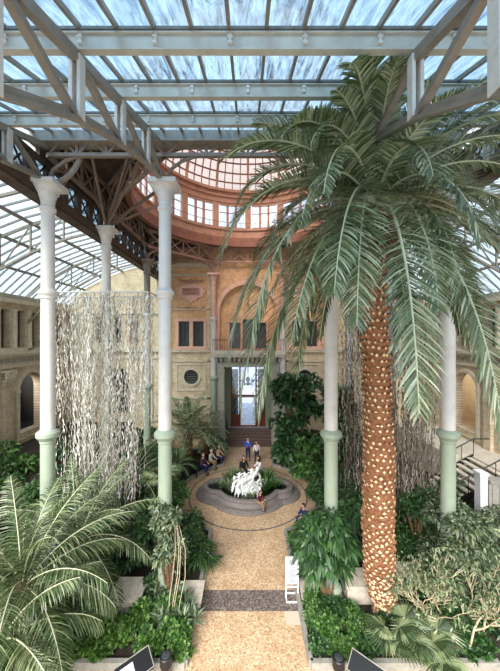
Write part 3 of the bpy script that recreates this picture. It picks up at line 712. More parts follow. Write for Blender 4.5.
# ================================================================== fountain
FX, FY = 0.0, CYC-.05
def lobes(r0, rl, d, n=120):
    pts = []
    for i in range(n):
        t = 2*PI*i/n; r = r0
        for c in (0, PI):
            a = t-c; s2 = rl*rl-(d*math.sin(a))**2
            if s2 > 0 and math.cos(a) > 0: r = max(r, d*math.cos(a)+math.sqrt(s2))
        pts.append((r*math.cos(t), r*math.sin(t)*.98))
    return pts
def ring_profile(prof, n=120):
    m = MB()
    for off, z in prof:
        for p in lobes(2.28+off, 1.28+off, 1.72, n): m.v.append((FX+p[0], FY+p[1], z))
    for i in range(len(prof)-1):
        for k in range(n): m.face((i*n+k, i*n+(k+1) % n, (i+1)*n+(k+1) % n, (i+1)*n+k))
    return m
fo = tag(thing('fountain_basin', (FX, FY, 0)), 'dark granite lobed fountain basin in the middle of the round court', 'fountain')
ring_profile([(.0, 0), (.0, .08), (-.03, .12), (-.1, .13), (-.12, .17), (-.3, .18), (-.34, .2)]).build('basin_step', M['basin'], fo)
ring_profile([(-.33, .1), (-.33, .22), (-.4, .32), (-.45, .36), (-.4, .42), (-.39, .48), (-.43, .52), (-.58, .54), (-.66, .53), (-.7, .48), (-.7, .3), (-.7, .05)]).build('basin_rim', M['basin'], fo, smooth=True)
m = MB(); m.poly([(FX+p[0], FY+p[1], .34) for p in lobes(2.28-.68, 1.28-.68, 1.72)]); m.build('water', M['water'], fo)

# ================================================================== skinned figures
def skin_mesh(verts, edges, radii, root=0, sub=1):
    me = bpy.data.meshes.new('tmp'); me.from_pydata([tuple(v) for v in verts], edges, [])
    o = bpy.data.objects.new('tmp', me); COL.objects.link(o)
    o.modifiers.new('s', 'SKIN'); me.skin_vertices
    for i, d in enumerate(me.skin_vertices[0].data): d.radius = (radii[i], radii[i]); d.use_root = (i == root)
    o.modifiers['s'].use_smooth_shade = True
    if sub: s = o.modifiers.new('u', 'SUBSURF'); s.levels = sub; s.render_levels = sub
    bpy.context.view_layer.update()
    dg = bpy.context.evaluated_depsgraph_get(); r = bpy.data.meshes.new_from_object(o.evaluated_get(dg))
    mb = MB(); mb.v = [tuple(v.co) for v in r.vertices]; mb.f = [tuple(p.vertices) for p in r.polygons]; mb.mi = [0]*len(mb.f)
    bpy.data.objects.remove(o); bpy.data.meshes.remove(me); bpy.data.meshes.remove(r)
    return mb
class Sk:
    def __init__(s): s.v = []; s.e = []; s.r = []
    def p(s, co, r, prev=None):
        s.v.append(Vector(co)); s.r.append(r)
        if prev is not None: s.e.append((prev, len(s.v)-1))
        return len(s.v)-1
def person(loc, rot, pose, label, top, legs, hair, skirt=False, scale=1.0, longhair=False, shoe='shoe', arms='front'):
    """standing figure 1.7 m; x right, y forward (facing -y before rotation means facing the camera)."""
    t = tag(thing('person', loc), label, 'person'); t.rotation_euler.z = rot; t.scale = (scale,)*3
    sit = pose in ('sit', 'sitback')
    hz = .5 if sit else .92
    lean = .10 if sit else .0
    pel = Vector((0, 0, hz)); che = Vector((0, -lean*.6, hz+.32)); nk = Vector((0, -lean, hz+.54)); hd = Vector((0, -lean-.03, hz+.70))
    J = {}
    for s in (-1, 1):
        sh = nk+Vector((s*.17, .01, -.06)); 
        if arms == 'front': el = sh+Vector((s*.07, -.06, -.27)); wr_ = el+Vector((-s*.12, -.2, .05))
        elif arms == 'lap': el = sh+Vector((s*.06, -.08, -.26)); wr_ = el+Vector((-s*.06, -.22, -.04))
        else: el = sh+Vector((s*.06, .02, -.28)); wr_ = el+Vector((s*.02, -.06, -.24))
        if sit:
            hip = pel+Vector((s*.09, -.02, -.02)); kn = pel+Vector((s*.12, -.44, .02)); an = Vector((s*.12, -.42+(.08 if s > 0 else -.06), .09)); 
        else:
            hip = pel+Vector((s*.09, 0, -.04)); kn = Vector((s*.1, -.02, .5)); an = Vector((s*.11, .02+s*.03, .08))
        J[s] = (sh, el, wr_, hip, kn, an)
    k = Sk(); P0 = k.p(pel, .13); C0 = k.p(che, .13, P0); N0 = k.p(nk-Vector((0, 0, .04)), .07, C0); N1 = k.p(nk+Vector((0, 0, .05)), .05, N0); k.p(hd-Vector((0, 0, .03)), .055, N1)
    for s in (-1, 1):
        sh, el, w_, hip, kn, an = J[s]
        a = k.p(sh, .055, C0); b = k.p(el, .042, a); c = k.p(w_, .028, b); d = (w_-el).normalized(); side = d.cross(Vector((0, 0, 1))).normalized()
        pm = k.p(w_+d*.06, .032, c)
        for i, (off, ln) in enumerate(((-.03, .06), (-.01, .07), (.01, .068), (.03, .052))):
            f1 = k.p(w_+d*(.06+ln*.5)+side*off, .010, pm); k.p(w_+d*(.06+ln)+side*off-Vector((0, 0, .015)), .008, f1)
        th = k.p(w_+d*.04+side*(-s*.045), .011, pm); k.p(w_+d*.085+side*(-s*.06), .009, th)
        a = k.p(hip, .085, P0); b = k.p(kn, .058, a); c = k.p(an, .038, b); k.p(an+Vector((0, -.13, -.05)), .032, c)
    body = skin_mesh(k.v, k.e, k.r)
    # head with face
    def face(p):
        x, y, z = p
        if y < -.5 and abs(x) < .22 and -.35 < z < .15: y -= .18*(1-abs(x)/.22)
        if z < -.3: x *= .82
        return Vector((x, y, z))
    body.ellipsoid(hd, (.078, .098, .118), 18, 14, 0, face)
    for s in (-1, 1): body.ellipsoid(hd+Vector((s*.08, .01, -.01)), (.014, .022, .032), 8, 6)
    body.ellipsoid(hd+Vector((0, -.1, -.055)), (.026, .01, .008), 8, 6)
    B = body.build('body', M['skin'], smooth=True, loc=(0, 0, 0)); B.parent = t
    def sub(name, mb, mat, smooth=True): o = mb.build(name, mat, smooth=smooth, loc=(0, 0, 0)); o.parent = t; return o
    e = MB()
    for s in (-1, 1): e.ellipsoid(hd+Vector((s*.03, -.094, .012)), (.011, .007, .008), 8, 6)
    sub('eyes', e, M['black'])
    # top with sleeves
    k = Sk(); P0 = k.p(pel+Vector((0, 0, -.04)), .145); A = k.p(pel+Vector((0, -lean*.2, .12)), .135, P0); C0 = k.p(che, .155, A); k.p(nk-Vector((0, 0, .05)), .09, C0)
    for s in (-1, 1):
        sh, el, w_ = J[s][:3]; a = k.p(sh, .078, C0); b = k.p(el, .062, a); k.p(el.lerp(w_, .85), .05, b)
    sub('jacket' if not skirt else 'coat', skin_mesh(k.v, k.e, k.r), M[top])
    k = Sk(); P0 = k.p(pel, .14)
    for s in (-1, 1):
        hip, kn, an = J[s][3:]; a = k.p(hip, .1, P0); b = k.p(kn, .078, a); k.p(an+Vector((0, 0, .03)), .062, b)
    sub('trousers', skin_mesh(k.v, k.e, k.r), M[legs])
    for s in (-1, 1):
        an = J[s][5]; m = MB(); m.ellipsoid(an+Vector((0, -.07, -.05)), (.05, .14, .045), 12, 8); m.ellipsoid(an+Vector((0, .02, -.03)), (.045, .06, .06), 10, 6); sub('shoe', m, M[shoe])
    m = MB()
    def hf(p):
        x, y, z = p
        if y < -.1 and z < .45: y = -.1+(y+.1)*.15
        if z < -.2 and y < 0: x *= .9
        return Vector((x, y, z))
    m.ellipsoid(hd+Vector((0, .015, .02)), (.094, .108, .118), 18, 12, 0, hf)
    if longhair: m.ellipsoid(hd+Vector((0, .06, -.16)), (.1, .06, .24), 12, 10).ellipsoid(hd+Vector((-.07, .0, -.12)), (.035, .05, .16), 10, 8).ellipsoid(hd+Vector((.07, .0, -.12)), (.035, .05, .16), 10, 8)
    sub('hair', m, M[hair])
    return t
p1 = person((X(248, 21.7), 21.7, 0), .05, 'stand', 'person in a bright blue jacket standing before the entrance steps', 'blue', 'darkblue', 'blackhair')
p2 = person((X(256.5, 21.2), 21.2, 0), .2, 'stand', 'person in a white top and dark trousers standing next to the blue jacket', 'whitecloth', 'jeans', 'brownhair', arms='down', scale=.93)
for s in (0,):
    pass
YB = FY+1.98-.05
person((X(243, 19.1), 18.95, .02), .35, 'sit', 'person with long brown hair in black sitting on the rear rim of the fountain', 'blackcloth', 'blackcloth', 'brownhair', longhair=True, arms='lap', scale=1.12)
person((X(260.5, 19.1), 18.95, .02), -1.2, 'sit', 'person with long black hair in white sitting on the rear rim of the fountain', 'whitecloth', 'greycloth', 'blackhair', longhair=True, arms='lap', scale=1.08)
person((X(259, 15.3), 15.3, .16), .9, 'sit', 'person in a maroon top sitting on the front rim of the fountain', 'maroon', 'khaki', 'brownhair', arms='lap', scale=.72)
# bench and its sitters
def place_dir(px0, y0, px1, y1):
    return Vector((X(px0, y0), y0, 0)), Vector((X(px1, y1), y1, 0))
A_, B_ = place_dir(193, 19.0, 219, 21.3)
bd = (B_-A_); ba = math.atan2(bd.y, bd.x)
bn = tag(thing('bench', tuple((A_+B_)/2)), 'dark bench along the left rear edge of the round court', 'bench'); bn.rotation_euler.z = ba
L = bd.length/2
def loc_build(mb, name, mat, par): o = mb.build(name, mat, loc=(0, 0, 0)); o.parent = par; return o
m = MB()
for k in range(5): m.box(-L, L, -.25+k*.1, -.17+k*.1, .42, .46)
loc_build(m, 'seat', M['black'], bn)
m = MB()
for k in range(3): m.box(-L, L, .27+k*.02, .3+k*.02, .55+k*.13, .64+k*.13)
loc_build(m, 'backrest', M['black'], bn)
for xx in (-L+.1, 0, L-.1): loc_build(MB().box(xx-.03, xx+.03, -.24, -.18, 0, .42).box(xx-.03, xx+.03, .24, .3, 0, .9).box(xx-.03, xx+.03, -.24, .3, .38, .42), 'leg', M['black'], bn)
for f, lab, tp, lg, hr in ((.3, 'person in a dark purple top on the left end of the bench', 'purple', 'navy', 'blondhair'),
                           (.62, 'person with grey hair and a light grey jacket in the middle of the bench', 'greycloth', 'khaki', 'greyhair'),
                           (.93, 'person in a pale rose coat on the far end of the bench', 'pinkcloth', 'jeans', 'greyhair')):
    p = A_.lerp(B_, f); person((p.x+.02, p.y+.02, 0), ba, 'sit', lab, tp, lg, hr, arms='lap')
# crouched figure at the right edge of the court
t = person((X(304, 14.1)+.05, 14.1, .0), -1.2, 'sit', 'person in dark blue sitting at the right edge of the court, half hidden by leaves', 'navy', 'navy', 'blackhair', arms='lap', scale=.85)
m = tag(MB().box(X(304, 14.1)-.05, X(304, 14.1)+.4, 13.9, 14.35, .0, .38).build('stone_block', M['kerb']), 'low stone block under the person in dark blue', 'block')

# ================================================================== marble group
sc = tag(thing('marble_sculpture', (.02, 16.75, .3)), 'white marble group of a reclining woman covered with small children in the basin', 'sculpture')
m = MB()
r2 = random.Random(3)
base = MB()
base.ellipsoid((.03, 16.95, .45), (.85, .75, .55), 22, 14, 0, lambda p: Vector((p[0]*(1+.12*math.sin(7*p[1]+3*p[2])), p[1]*(1+.1*math.sin(6*p[0]+2)), max(-.5, p[2]*(1+.1*math.sin(5*p[0]+4*p[1]))))))
base.build('rock_base', M['marble'], sc, smooth=True)
k = Sk(); a = k.p((-.25, 16.8, 1.15), .19); b = k.p((.12, 16.95, 1.32), .17, a); c = k.p((.38, 17.05, 1.52), .17, b); d = k.p((.5, 17.08, 1.72), .07, c); k.p((.54, 17.04, 1.92), .12, d)
e = k.p((.3, 16.75, 1.5), .08, c); f = k.p((.25, 16.5, 1.3), .06, e); k.p((.05, 16.4, 1.25), .045, f)
e = k.p((.55, 17.3, 1.5), .08, c); f = k.p((.7, 17.25, 1.2), .06, e); k.p((.7, 17.0, 1.05), .045, f)
e = k.p((-.45, 16.6, 1.12), .14, a); f = k.p((-.62, 16.3, .95), .1, e); g_ = k.p((-.55, 16.1, .6), .06, f); k.p((-.5, 15.95, .56), .04, g_)
e = k.p((-.5, 16.95, 1.1), .14, a); f = k.p((-.8, 16.6, 1.1), .1, e); g_ = k.p((-.85, 16.35, .7), .06, f); k.p((-.86, 16.2, .64), .04, g_)
mo = skin_mesh(k.v, k.e, k.r, sub=2).build('woman_figure', M['marble'], sc, smooth=True)
h = MB().ellipsoid((.56, 17.1, 1.97), (.13, .14, .14), 12, 8).ellipsoid((.6, 17.2, 1.9), (.08, .08, .1), 10, 6); h.build('carved_hair', M['marble'], mo, smooth=True)
# infants: one continuous figure each, poses varied
def infant(p, rz, tilt):
    k = Sk(); a = k.p((0, 0, .12), .09); b = k.p((0, 0, .26), .085, a); c = k.p((0, -.01, .37), .04, b); k.p((0, -.02, .46), .085, c)
    for s in (-1, 1):
        e = k.p((s*.1, -.02, .3), .035, b); f = k.p((s*.17, -.08, .22+.1*r2.random()), .03, e); k.p((s*.13, -.18, .22+.12*r2.random()), .022, f)
        e = k.p((s*.07, -.04, .09), .055, a); f = k.p((s*.12, -.2, .1+.08*r2.random()), .042, e); g = k.p((s*.1, -.24, -.04), .03, f); k.p((s*.1, -.3, -.06), .022, g)
    mb = skin_mesh(k.v, k.e, k.r)
    R = Euler((tilt, 0, rz)).to_matrix(); mb.v = [tuple(R @ (Vector(v)*1.0)+Vector(p)) for v in mb.v]
    return mb
spots = [(-.5, 16.25, .45), (-.1, 16.2, .5), (.35, 16.25, .5), (.62, 16.5, .55), (-.75, 16.6, .6), (-.3, 16.4, .85), (.12, 16.45, .95), (.5, 16.7, 1.0), (-.55, 16.95, 1.2), (-.15, 16.9, 1.4), (.15, 16.25, .75), (.2, 17.1, 1.5), (.7, 16.9, .8), (-.8, 17.1, .9)]
for i, p in enumerate(spots):
    infant(p, r2.uniform(-1, 1), r2.uniform(-.5, .5)).build('child_figure', M['marble'], sc, smooth=True)

for o_ in [sc]+list(sc.children)+list(mo.children):
    if o_.type == 'MESH':
        for v in o_.data.vertices: v.co.z *= .70; v.co.y = v.co.y*.95
        o_.data.update()
# ================================================================== vegetation helpers
class Leaves:
    """numpy bag of folded leaves"""
    def __init__(s): s.V = []; s.n = 0; s.F = []
    def add(s, pos, dirs, nrm, ln, wd, droop=.15):
        pos = np.asarray(pos, float); dirs = np.asarray(dirs, float); nrm = np.asarray(nrm, float)
        n = len(pos); ln = np.broadcast_to(ln, n)[:, None]; wd = np.broadcast_to(wd, n)[:, None]
        dirs = dirs/np.maximum(1e-6, np.linalg.norm(dirs, axis=1, keepdims=True))
        side = np.cross(dirs, nrm); side /= np.maximum(1e-6, np.linalg.norm(side, axis=1, keepdims=True))
        up = np.cross(side, dirs)
        z = np.array([[0, 0, 1.]])
        mid = pos+dirs*ln*.5
        v = np.stack([pos, mid+side*wd*.5+up*wd*.15-z*ln*droop*.3, pos+dirs*ln-z*ln*droop, mid-side*wd*.5+up*wd*.15-z*ln*droop*.3, mid-z*ln*droop*.2], 1).reshape(-1, 3)
        b = s.n+np.arange(n)[:, None]*5
        f = np.concatenate([b+np.array([[0, 1, 4]]), b+np.array([[1, 2, 4]]), b+np.array([[2, 3, 4]]), b+np.array([[3, 0, 4]])], 0)
        s.V.append(v); s.F.append(f); s.n += n*5
    def mesh(s, name, mat):
        V = np.concatenate(s.V); Fa = np.concatenate(s.F).astype(np.int32)
        me = bpy.data.meshes.new(name); me.vertices.add(len(V)); me.vertices.foreach_set('co', V.ravel())
        me.loops.add(len(Fa)*3); me.loops.foreach_set('vertex_index', Fa.ravel())
        me.polygons.add(len(Fa)); me.polygons.foreach_set('loop_start', np.arange(0, len(Fa)*3, 3, dtype=np.int32))
        try: me.polygons.foreach_set('loop_total', np.full(len(Fa), 3, dtype=np.int32))
        except Exception: pass
        me.update(calc_edges=True); me.validate(); me.materials.append(mat); return me
def link(name, me, parent=None, loc=None):
    o = bpy.data.objects.new(name, me); COL.objects.link(o)
    if parent: o.parent = parent
    if loc is not None: o.location = loc
    return o
def cloud(seed, n, rx, ry, h, ln, wd, z0=.0, clumps=14, droop=.3, up=.35, shape='dome'):
    """leaf positions grouped in clumps over a dome shaped crown of half widths rx, ry and height h"""
    g = np.random.default_rng(seed); L = Leaves()
    # clump centres
    a = g.uniform(0, 2*PI, clumps); e = np.arcsin(g.uniform(.0, 1, clumps)); rr = g.uniform(.62, 1, clumps)
    cz = z0+(h-z0)*(.12+.72*np.sin(e)*rr); w_ = np.cos(e*.85)*rr*.8
    if shape == 'column': cz = z0+(h-z0)*g.uniform(.05, .9, clumps); w_ = g.uniform(.2, .75, clumps)
    C = np.stack([rx*w_*np.cos(a), ry*w_*np.sin(a), cz], 1)
    R = g.uniform(.28, .5, clumps)*min(rx, ry, h)*1.05
    k = g.integers(0, clumps, n); d = g.normal(size=(n, 3)); d[:, 2] = np.abs(d[:, 2])*1.0-.25; d /= np.linalg.norm(d, axis=1, keepdims=True)
    pos = C[k]+d*(R[k]*g.uniform(.72, 1.08, n))[:, None]*np.array([1, 1, .8])
    pos[:, 2] = np.maximum(pos[:, 2], .06)
    dirs = d+g.normal(size=(n, 3))*.55; dirs[:, 2] += up*.3-droop
    nr = d+g.normal(size=(n, 3))*.35; nr[:, 2] += .7
    L.add(pos, dirs, nr, ln*g.uniform(.6, 1.25, n), wd*g.uniform(.7, 1.2, n), droop)
    return L, C
def stems(C, r=.03, seed=0):
    m = MB(); g = random.Random(seed)
    for c in C:
        x, y, z = c; b = (x*.15+g.uniform(-.05, .05), y*.15+g.uniform(-.05, .05), -.02)
        m.tube([b, (x*.35, y*.35, z*.4), (x*.75+g.uniform(-.1, .1), y*.75, z*.75), (x, y, z)], [r*1.5, r*1.1, r*.8, r*.4], 5)
    return m
def shrub(name, label, cat, x, y, rx, ry, h, n, ln, wd, mat, seed, group=None, z=.1, bark='bark', **kw):
    o = tag(thing(name, (x, y, z)), label, cat, group)
    L, C = cloud(seed, n, rx, ry, h, ln, wd, **kw)
    link('foliage', L.mesh('foliage', M[mat]), o)
    me = stems(C, .02+.008*h, seed).mesh('stems', M[bark]); link('stems', me, o)
    return o
# feather frond ------------------------------------------------------
def frond_mesh(az, e0, e1, length, ll, n=60, seed=0, base=(0, 0, 0), width=.035, lean=0, vee=.35, bend=1.3, tipdrop=.25, rr=.03, curl=0, stalk=.1):
    g = np.random.default_rng(seed); K = 24
    t = np.linspace(0, 1, K+1); el = e0+(e1-e0)*t**bend; azs = az+curl*t**1.5
    d = np.stack([np.cos(el)*np.cos(azs), np.cos(el)*np.sin(azs), np.sin(el)], 1)
    P = np.array(base)+np.concatenate([[[0, 0, 0]], np.cumsum((d[:-1]+d[1:])/2*length/K, 0)])
    L = MB(); rs = [rr*(1-.85*x)+.004 for x in t]
    V = []; Fq = []
    tt = stalk+(1-stalk)*(np.arange(n)+.5)/n; tt = tt**.97
    Pi = np.stack([np.interp(tt, t, P[:, i]) for i in range(3)], 1); D = np.stack([np.interp(tt, t, d[:, i]) for i in range(3)], 1); D /= np.linalg.norm(D, axis=1, keepdims=True)
    hz = np.stack([-np.sin(np.interp(tt, t, azs)), np.cos(np.interp(tt, t, azs)), np.zeros(n)], 1)
    U = np.cross(D, hz)*1.0
    U = np.where((U[:, 2:3]+1e-9 < 0) & (np.abs(U[:, 2:3]) > .999), -U, U)
    U = -np.cross(hz, D)
    prof = np.clip(np.sin(PI*np.clip(.12+.86*(tt-stalk)/(1-stalk), 0, 1))**.5, .3, 1)
    allV = []; allF = []; c = 0
    for s in (-1, 1):
        ang = np.radians(66-26*(tt-stalk)/(1-stalk))+g.normal(0, .07, n)
        v = vee+g.normal(0, .12, n)
        dr = hz*s*(np.sin(ang)*np.cos(v))[:, None]+D*np.cos(ang)[:, None]+U*(np.sin(ang)*np.sin(v))[:, None]
        ln = (ll*prof*g.uniform(.88, 1.08, n))[:, None]
        wv = np.cross(dr, U*.9+hz*s*.35); wv /= np.linalg.norm(wv, axis=1, keepdims=True); w = width*(.6+.4*prof)[:, None]
        z = np.array([[0, 0, 1.]]); a = Pi; m1 = Pi+dr*ln*.4-z*ln*tipdrop*.12; m2 = Pi+dr*ln*.75-z*ln*tipdrop*.5; tp = Pi+dr*ln*.98-z*ln*tipdrop
        vv = np.stack([a-wv*w*.35, a+wv*w*.35, m1+wv*w*.5, m1-wv*w*.5, m2+wv*w*.38, m2-wv*w*.38, tp], 1).reshape(-1, 3)
        b = c+np.arange(n)[:, None]*7
        f = np.concatenate([b+np.array([[0, 1, 2]]), b+np.array([[0, 2, 3]]), b+np.array([[3, 2, 4]]), b+np.array([[3, 4, 5]]), b+np.array([[5, 4, 6]])], 0)
        allV.append(vv); allF.append(f); c += n*7
    L.tube([tuple(p) for p in P], rs, 5, 1)
    return np.concatenate(allV), np.concatenate(allF), L
def frond_obj(parent, mat='frondm', ramat='rachis', name='frond', **kw):
    V, Fc, T = frond_mesh(**kw); nb = len(V)
    me = bpy.data.meshes.new(name)
    verts = V.tolist()+[list(v) for v in T.v]; faces = Fc.tolist()+[[i+nb for i in f] for f in T.f]
    me.from_pydata(verts, [], faces); me.materials.append(M[mat]); me.materials.append(M[ramat])
    me.polygons.foreach_set('material_index', [0]*len(Fc)+[1]*len(T.f)); me.update()
    return link(name, me, parent)
def feather_palm(name, label, cat, loc, nf, length, ll, seed, mat='frondm', e_hi=80, e_lo=5, drop=70, n=46, width=.035, azr=(0, 2*PI), trunk=None, group=None, **kw):
    o = tag(thing(name, loc), label, cat, group); g = random.Random(seed)
    for i in range(nf):
        f = (i+.5)/nf; az = azr[0]+((i*2.39996) % (2*PI))/(2*PI)*(azr[1]-azr[0])+g.uniform(-.15, .15)
        e0 = math.radians(e_hi+(e_lo-e_hi)*f+g.uniform(-6, 6)); e1 = e0-math.radians(drop*(.6+.5*f)+g.uniform(-10, 10))
        frond_obj(o, mat, az=az, e0=e0, e1=e1, length=length*g.uniform(.85, 1.08), ll=ll, n=n, seed=seed*100+i, width=width, curl=g.uniform(-.25, .25), **kw)
    if trunk:
        r, h = trunk; m = MB(); m.lathe([(r*1.2, -h), (r, -h*.6), (r*1.05, -.15), (r*.8, .1), (r*.3, .2)], (0, 0, 0), 14)
        for k in range(60):
            a = k*2.4; zz = -h+h*k/60; m.box(r*math.cos(a)-.05, r*math.cos(a)+.05, r*math.sin(a)-.05, r*math.sin(a)+.05, zz, zz+.1)
        me = m.mesh('trunk', M['bark']); link('trunk', me, o)
    return o

# ================================================================== the big date palm
PB = Vector((X(384, 9.45), 9.45, .1)); PC = Vector((X(374, 7.3), 7.3, Zh(212, 7.3)))
bp = tag(thing('date_palm', tuple(PB)), 'giant date palm with a rough tan trunk and drooping crown on the right', 'palm')
def axis(t):        # trunk centre line, root to crown
    pts = [(X(388, 9.45), 9.45, .1), (X(383, 9.35), 9.35, .75), (X(379, 9.25), 9.25, 1.6), (X(378, 9.05), 9.05, 3.3), (X(379, 8.7), 8.7, 5.4), (X(377, 8.3), 8.3, 7.8), (X(372, 7.8), 7.8, 10.2), (X(372, 7.4), 7.4, Zh(235, 7.4))]
    ks = np.linspace(0, 1, len(pts)); return Vector([float(np.interp(t, ks, [p[i] for p in pts])) for i in range(3)])
def trad(t): return float(np.interp(t, [0, .08, .143, .2, .3, .45, .6, .75, .9, 1], [.34, .30, .36, .42, .44, .43, .39, .34, .31, .30]))
m = MB(); nT = 60
m.tube([axis(i/nT) for i in range(nT+1)], [trad(i/nT)*.9 for i in range(nT+1)], 20, 0)
g = random.Random(11); rows = 84; per = 15
for r_ in range(rows):
    t = .11+.89*r_/rows; t2 = t+.017; c = axis(t); R = trad(t)*.93
    for k in range(per):
        a = 2*PI*(k+(.5 if r_ % 2 else 0))/per+g.uniform(-.07, .07); rad = Vector((math.cos(a), math.sin(a), 0)); tg = Vector((-math.sin(a), math.cos(a), 0))
        w = 2*PI*R/per*.5*g.uniform(.8, 1.0); ln = g.uniform(.03, .1)*(1.3 if t > .8 else 1); hh = .058*g.uniform(.7, 1.3); base_ = c+rad*R*.93; tip = c+rad*(R+ln)+Vector((0, 0, g.uniform(.02, .07)))+tg*g.uniform(-.02, .02)
        b = len(m.v)
        for s, up_ in ((-1, 0), (0, -1), (1, 0), (0, 1)): m.v.append(tuple(base_+tg*w*s*1.05+Vector((0, 0, hh*1.3*up_))))
        for s, up_ in ((-1, 0), (0, -1), (1, 0), (0, 1)): m.v.append(tuple(tip+tg*w*s*g.uniform(.55, .95)+Vector((0, 0, hh*g.uniform(.45, .95)*up_))))
        for q in range(4): m.face((b+q, b+(q+1) % 4, b+4+(q+1) % 4, b+4+q), 0)
        m.face((b+4, b+5, b+6, b+7), 1 if g.random() < .86 else 0)
for k in range(150):      # root flare fibres
    a = g.uniform(0, 2*PI); t = g.uniform(0, .11); c = axis(t); r_ = trad(t)
    m.tube([c+Vector((math.cos(a)*r_*.85, math.sin(a)*r_*.85, 0)), c+Vector((math.cos(a)*r_*1.05, math.sin(a)*r_*1.05, -.12)), c+Vector((math.cos(a)*r_*1.2, math.sin(a)*r_*1.2, -.28))], [.02, .028, .01], 4, g.choice((0, 0, 1)))
m.build('trunk', [M['boot'], M['boottip']], bp, recalc=False)
off = PC-PB
def bigfrond(px, py, Y, e0, length=4.6, ll=.6, mat='frondm', bendk=1.2, seed=None, n=104, dz=0, **kw):
    """aim a frond so that its tip ends near the world point seen at (px, py) at depth Y; arc starts at elevation e0"""
    T = Vector((X(px, Y), Y, Zh(py, Y))); d = T-PC; hd = math.hypot(d.x, d.y); az = math.atan2(d.y, d.x)
    # find length and end elevation that reach (hd, d.z)
    best = None
    for bk in (1.2, .95, .75, .55, .4):
        for e1 in np.radians(np.arange(80, -86, -4)):
            if e1 > e0r(e0)+.05: continue
            t = np.linspace(0, 1, 25); el = e0r(e0)+(e1-e0r(e0))*t**bk
            x = max(.02, np.mean(np.cos(el))); z = np.mean(np.sin(el))
            Ls = math.hypot(hd, d.z)/math.hypot(x, z); err = abs(math.atan2(z, x)-math.atan2(d.z, hd))
            if best is None or err < best[0]-.03: best = (err, e1, Ls, bk)
    bendk = best[3]
    return frond_obj(bp, mat, az=az, e0=e0r(e0), e1=best[1], length=min(6.2, max(2.2, best[2])), ll=ll, n=n, seed=seed or int(px*7+py), base=tuple(off+Vector((math.cos(az)*.18, math.sin(az)*.18, dz))), width=.036, bend=bendk, rr=.034, **kw)
def e0r(e): return math.radians(e)
tips = [  # px, py, depth, start elevation
 (233, 168, 6.0, 52), (240, 150, 8.0, 60), (232, 262, 5.9, 48), (242, 225, 7.6, 45), (238, 350, 6.0, 30), (246, 318, 7.4, 30), (250, 396, 6.2, 25), (272, 408, 6.0, 15), (266, 345, 5.4, 35),
 (300, 330, 5.4, 30), (292, 290, 8.6, 40), (256, 300, 8.4, 35), (300, 400, 7.0, 5), (316, 365, 6.6, 0), (285, 190, 9.2, 60), (262, 130, 7.2, 66), (300, 130, 6.5, 72), (318, 128, 6.2, 78), (318, 160, 5.6, 70),
 (372, 60, 5.2, 86), (352, 95, 5.0, 84), (404, 64, 5.3, 84), (430, 95, 6.2, 80), (395, 85, 5.2, 80), (482, 88, 6.1, 66), (456, 110, 5.4, 70), (340, 110, 5.6, 76), (290, 150, 5.6, 66), (250, 205, 6.6, 52), (280, 250, 6.4, 45), (360, 330, 5.0, 50), (500, 290, 5.4, 50), (466, 250, 5.0, 58), (460, 300, 6.6, 35), (322, 270, 8.6, 45), (290, 375, 6.8, 12), (500, 100, 6.4, 62), (520, 150, 7.4, 55), (512, 120, 6.2, 66), (530, 200, 6.4, 52), (530, 250, 7.0, 45),
 (536, 330, 6.6, 38), (520, 390, 6.0, 35), (500, 345, 5.8, 42), (525, 280, 8.2, 40), (470, 330, 8.6, 35), (455, 345, 7.4, 20), (445, 300, 5.2, 48), (425, 372, 6.9, 5), (402, 430, 6.3, 15), (386, 425, 6.0, 30), (415, 330, 5.4, 45), (340, 300, 4.9, 55),
 (352, 285, 5.2, 50), (440, 240, 8.8, 55), (350, 255, 9.6, 50), (400, 260, 9.8, 50), (470, 200, 9.2, 62), (330, 210, 5.0, 64), (425, 190, 5.0, 68), (310, 235, 5.6, 55), (485, 240, 5.8, 58), (540, 160, 5.8, 58)]
for i, (px, py, Y, e) in enumerate(tips):
    bigfrond(px, py, Y, e, mat='frondm', seed=500+i, dz=(e-45)*.006, ll=.64 if e < 70 else .5)
for px, py, Y, e in ((352, 118, 6.3, 86), (368, 95, 6.6, 88), (338, 140, 6.4, 80), (384, 130, 7.2, 86)): bigfrond(px, py, Y, e, mat='frondyellow', ll=.42, dz=.3)
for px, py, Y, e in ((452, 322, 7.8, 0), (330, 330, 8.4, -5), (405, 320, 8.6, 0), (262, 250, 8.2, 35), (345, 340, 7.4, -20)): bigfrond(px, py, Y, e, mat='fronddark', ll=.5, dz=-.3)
# fibrous crown heart
m = MB()
for k in range(160):
    a = g.uniform(0, 2*PI); e = g.uniform(-1.0, .6); r_ = .27; d = Vector((math.cos(a)*math.cos(e), math.sin(a)*math.cos(e), math.sin(e)*1.2))
    p0 = PC+Vector((d.x*r_, d.y*r_, -.45+d.z*.35)); m.tube([p0, p0+d*.25, p0+d*.55+Vector((0, 0, -.12))], [.035, .02, .006], 4, 0)
m.ellipsoid(PC+Vector((0, 0, -.4)), (.36, .36, .7), 14, 10)
m.build('crown_heart', M['bark'], bp, recalc=False)

